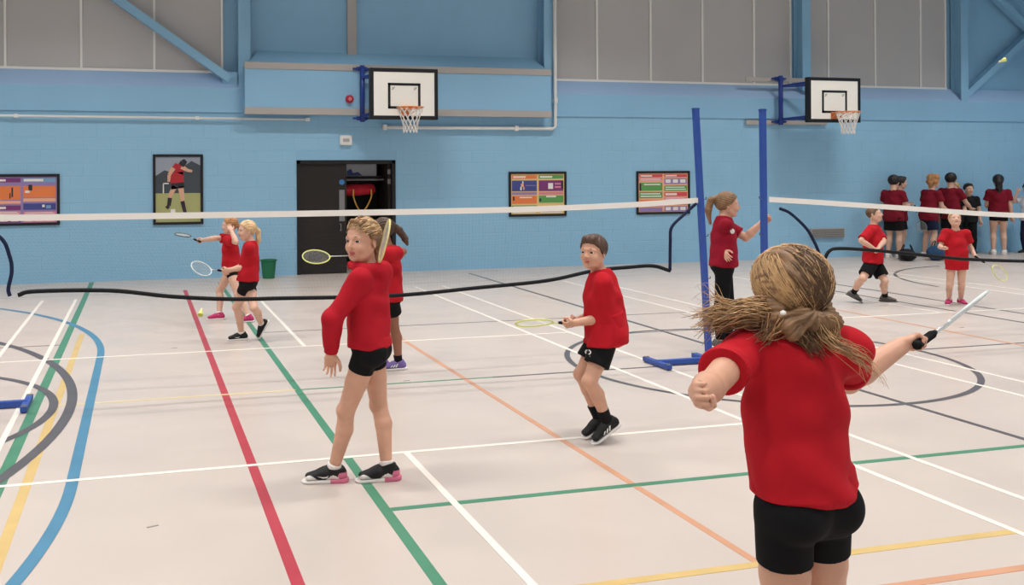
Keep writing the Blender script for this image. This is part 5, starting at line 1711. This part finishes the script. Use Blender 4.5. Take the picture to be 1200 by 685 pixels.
# white crest on the boy's shorts: a ring with a bar in it and a line below
fg = FIG['boy']
ring = []
for k in range(14):
    if k in (3, 10):
        continue
    a, b = 2*PI*k/14, 2*PI*(k+1)/14
    ring.append([(0.022*math.cos(a), 0.018*math.sin(a)), (0.022*math.cos(b), 0.018*math.sin(b)), (0.014*math.cos(b), 0.010*math.sin(b)), (0.014*math.cos(a), 0.010*math.sin(a))])
ring += [[(-0.012, -0.003), (0.012, -0.001), (0.012, 0.004), (-0.012, 0.002)], [(-0.018, -0.030), (0.014, -0.030), (0.014, -0.024), (-0.018, -0.024)]]
LP = [np.array(v) for v in POSES['boy']['left']]
vd = nrm(np.array([0.45, 0.89, -0.18]))
ex = nrm(np.cross(vd, [0, 0, 1]))
decal('crest', ring, fg['shorts'], LP[0]+(LP[1]-LP[0])*0.40-ex*0.085, vd, ex, (0, 0, 1), M_WHITE, fg['shorts'], 0.002)
# small white badge on the polo
fg = FIG['teen']
vd = nrm(np.array([0.56, 0.82, -0.08]))
ex = nrm(np.cross(vd, [0, 0, 1]))
decal('badge', [[(0.022*math.cos(2*PI*k/12), 0.026*math.sin(2*PI*k/12)) for k in range(12)]], fg['shirt'], fg['tp'](0.72)+ex*0.085, vd, ex, (0, 0, 1), M_WHITE, fg['shirt'], 0.003)

# ------------------------------------------------------------------ pupils waiting by the far wall
def stand(height, spot, yaw, face, arms=('down', 'down'), lean=0.0, step=0.0, face_pitch=0):
    h = height
    f, r = yawv(yaw), yawr(yaw)
    up = np.array([0, 0, 1.0])
    pel = up*0.515*h
    nk = up*0.815*h+f*lean*h
    hd = nk+up*0.108*h+f*(lean*0.35+0.02)*h
    sides = []
    for sg, a in ((-1, arms[0]), (1, arms[1])):
        hip = pel+r*sg*0.047*h-up*0.01*h
        an = r*sg*0.062*h+up*0.047*h+f*sg*step*h
        kn = (hip+an)/2+f*0.03*h
        sh = nk+r*sg*0.096*h-up*0.034*h
        o = {'down': ((0.03, 0.0, -0.17), (0.045, 0.035, -0.31)),
             'front': ((0.03, 0.03, -0.165), (-0.02, 0.15, -0.20)),
             'cross': ((0.03, 0.05, -0.155), (-0.10, 0.115, -0.13)),
             'hip': ((0.085, -0.05, -0.14), (0.0, 0.0, -0.245)),
             'up': ((0.06, 0.12, -0.05), (0.0, 0.10, 0.085)),
             'out': ((0.05, 0.08, -0.14), (0.05, 0.20, -0.20))}[a]
        el = sh+r*sg*o[0][0]*h+f*o[0][1]*h+up*o[0][2]*h
        wr = sh+r*sg*o[1][0]*h+f*o[1][1]*h+up*o[1][2]*h
        sides.append([list(v) for v in (hip, kn, an, sh, el, wr)])
    return dict(height=h, spot=list(spot), pelvis_yaw=yaw, chest_yaw=yaw, face_yaw=face, face_pitch=face_pitch,
                trunk=[list(pel), list(nk), list(hd)], left=sides[0], right=sides[1], feet=[[yaw-8, 0], [yaw+8, 0]])
C_BLK2 = cloth('black_top', rgb(30, 30, 34))
long_dark = [([(0, -0.30, 0.25), (0, -0.45, -0.1), (0, -0.46, -0.6), (0, -0.42, -1.05)], [0.25, 0.26, 0.24, 0.12])]
bushy = [([(-0.2, -0.1, 0.3), (0.2, -0.1, 0.3)], [0.3, 0.3]), ([(-0.25, -0.2, 0.0), (0.25, -0.2, 0.0)], [0.24, 0.24]), ([(0, -0.35, -0.1), (0, -0.38, -0.35)], [0.25, 0.16])]
long_fair = [([(0, -0.3, 0.2), (0, -0.42, -0.2), (0, -0.38, -0.7)], [0.24, 0.24, 0.12])]
wait_group = 'pupils waiting by the far wall'
base_s = dict(vox=0.0105, skin=SK_PALE, face=False, top_mat=C_MAROON, bottom='loose', leg=0.72, bottom_mat=C_BLACK, shoe=S_WHITE, sole=S_WHITE, hair='short', hair_mat=H_DARK, brow=H_DARK, fold=0.006, hem=-0.2, ease=1.04)
waiting = [
    ('tall dark-haired pupil in maroon T-shirt with back turned, first of the row by the wall', 1.72, (15.12, 16.45), 62, 60, ('cross', 'front'), {}),
    ('dark-haired pupil in maroon facing along the wall with folded arms', 1.69, (15.56, 16.76), 118, 112, ('cross', 'cross'), {}),
    ('pupil with bushy sandy hair leaning forward in maroon T-shirt and navy shorts', 1.72, (15.92, 16.36), 88, 80, ('down', 'front'), dict(hair='tied', hair_mat=H_GINGER, bottom_mat=C_NAVY, locks=bushy, lean=0.05)),
    ('tallest dark-haired pupil in maroon T-shirt with arms held forward', 1.76, (16.58, 16.45), 66, 60, ('down', 'out'), {}),
    ('fair long-haired pupil dressed in black standing against the wall', 1.56, (16.98, 16.74), 232, 250, ('front', 'down'), dict(top_mat=C_BLK2, bottom='leggings', hair='tied', hair_mat=H_BLOND, locks=long_fair)),
    ('dark-haired pupil dressed all in black against the wall', 1.53, (17.38, 16.76), 225, 200, ('down', 'down'), dict(top_mat=C_BLK2, bottom='leggings', shoe=S_BLACK)),
    ('long dark-haired pupil in maroon T-shirt and short black shorts, back turned', 1.72, (17.80, 16.40), 40, 42, ('front', 'down'), dict(hair='tied', hair_mat=H_DARK, locks=long_dark, bottom='tight', leg=0.34, hem=-0.08, step=0.02)),
    ('pupil in white shirt and dark cap with a hand raised to the head', 1.53, (18.62, 16.40), 262, 255, ('down', 'up'), dict(top_mat=C_WHITE, bottom='leggings', bottom_mat=C_NAVY, shoe=S_BLACK, hem=-0.12)),
]
GR = []
for k, (lab, h_, spot, yw, fy, arms, extra) in enumerate(waiting):
    ex_ = dict(extra)
    ln, st = ex_.pop('lean', 0.0), ex_.pop('step', 0.0)
    S = dict(base_s)
    S.update(ex_)
    S['seed'] = 90+k
    GR.append(build_person('waiting', lab, stand(h_, spot, yw, fy, arms, ln, st), S, wait_group))
# cap brim
fg = GR[7]
mb = MB()
pts = [fg['H'](0.30*math.sin(a), 0.30+0.34*math.cos(a), 0.24-0.05*math.cos(a)) for a in [(-1.3+2.6*i/10) for i in range(11)]]
inner = [fg['H'](0.30*math.sin(a), 0.26+0.08*math.cos(a), 0.28) for a in [(-1.3+2.6*i/10) for i in range(11)]]
v = [tuple(p) for p in pts]+[tuple(p) for p in inner]
v += [(p[0], p[1], p[2]-0.008) for p in v]
f = []
for i in range(10):
    f += [(i, i+1, 12+i, 11+i), (22+i, 33+i, 34+i, 23+i), (i, 22+i, 23+i, i+1)]
mb.add(v, f).build('cap_brim', C_BLACK, fg['root'])
g = GR[1]['grip']['L']
racket('grey racket hanging from the hand of the pupil with folded arms', g[0]+GR[1]['rootv']+np.array([-0.02, -0.1, -0.05]), (-0.10, -0.45, -0.88), (-0.6, -0.75, 0.3), M_FGREY, L=0.62)
g = GR[7]['grip']['L']
racket('dark grey racket held low by the pupil in the white shirt', g[0]+GR[7]['rootv'], (-0.35, -0.3, -0.88), (-0.7, -0.7, 0.1), M_FGREY, L=0.62)

# bags on the floor by the wall
def floor_bag(label, loc, rz, m, sx=0.42, hgt=0.30):
    t = thing('sports_bag', label, 'bag', loc)
    t.rotation_euler = (0, 0, rz)
    F = Field((-sx, -0.25, 0.0), (sx, 0.25, hgt+0.15), 0.014)
    lo_ = ((0, 0, 0.004), (0, 0, -1))
    F.seg((-sx*0.6, 0, hgt*0.48), (sx*0.6, 0, hgt*0.48), (0.15, hgt*0.5), (0.14, hgt*0.46), (0, 1, 0), 0, cuts=(lo_,))
    V, Q = F.skin()
    V = V+vnormals(V, Q)*(0.010*waves(V, 8, 18, 6))[:, None]
    V[:, 2] = np.maximum(V[:, 2], 0.002)
    skin_mesh('bag_body', V, Q, m, t)
    for s in (-1, 1):
        MB().tube(spline([(-0.14, s*0.10, hgt*0.8), (-0.10, s*0.06, hgt+0.06), (0.10, s*0.06, hgt+0.06), (0.14, s*0.10, hgt*0.8)], 5), 0.011, 6).build('handle', M_BLACK, t, True)
    return t
floor_bag('teal blue sports bag on the floor among the waiting pupils', (15.70, 15.90, 0), 0.6, mat('bag_teal', rgb(40, 72, 104), 0.7, 0.2))
floor_bag('black sports bag on the floor in front of the teal bag', (15.02, 15.98, 0), 0.9, mat('bag_black', rgb(26, 26, 30), 0.7, 0.2), 0.34, 0.24)
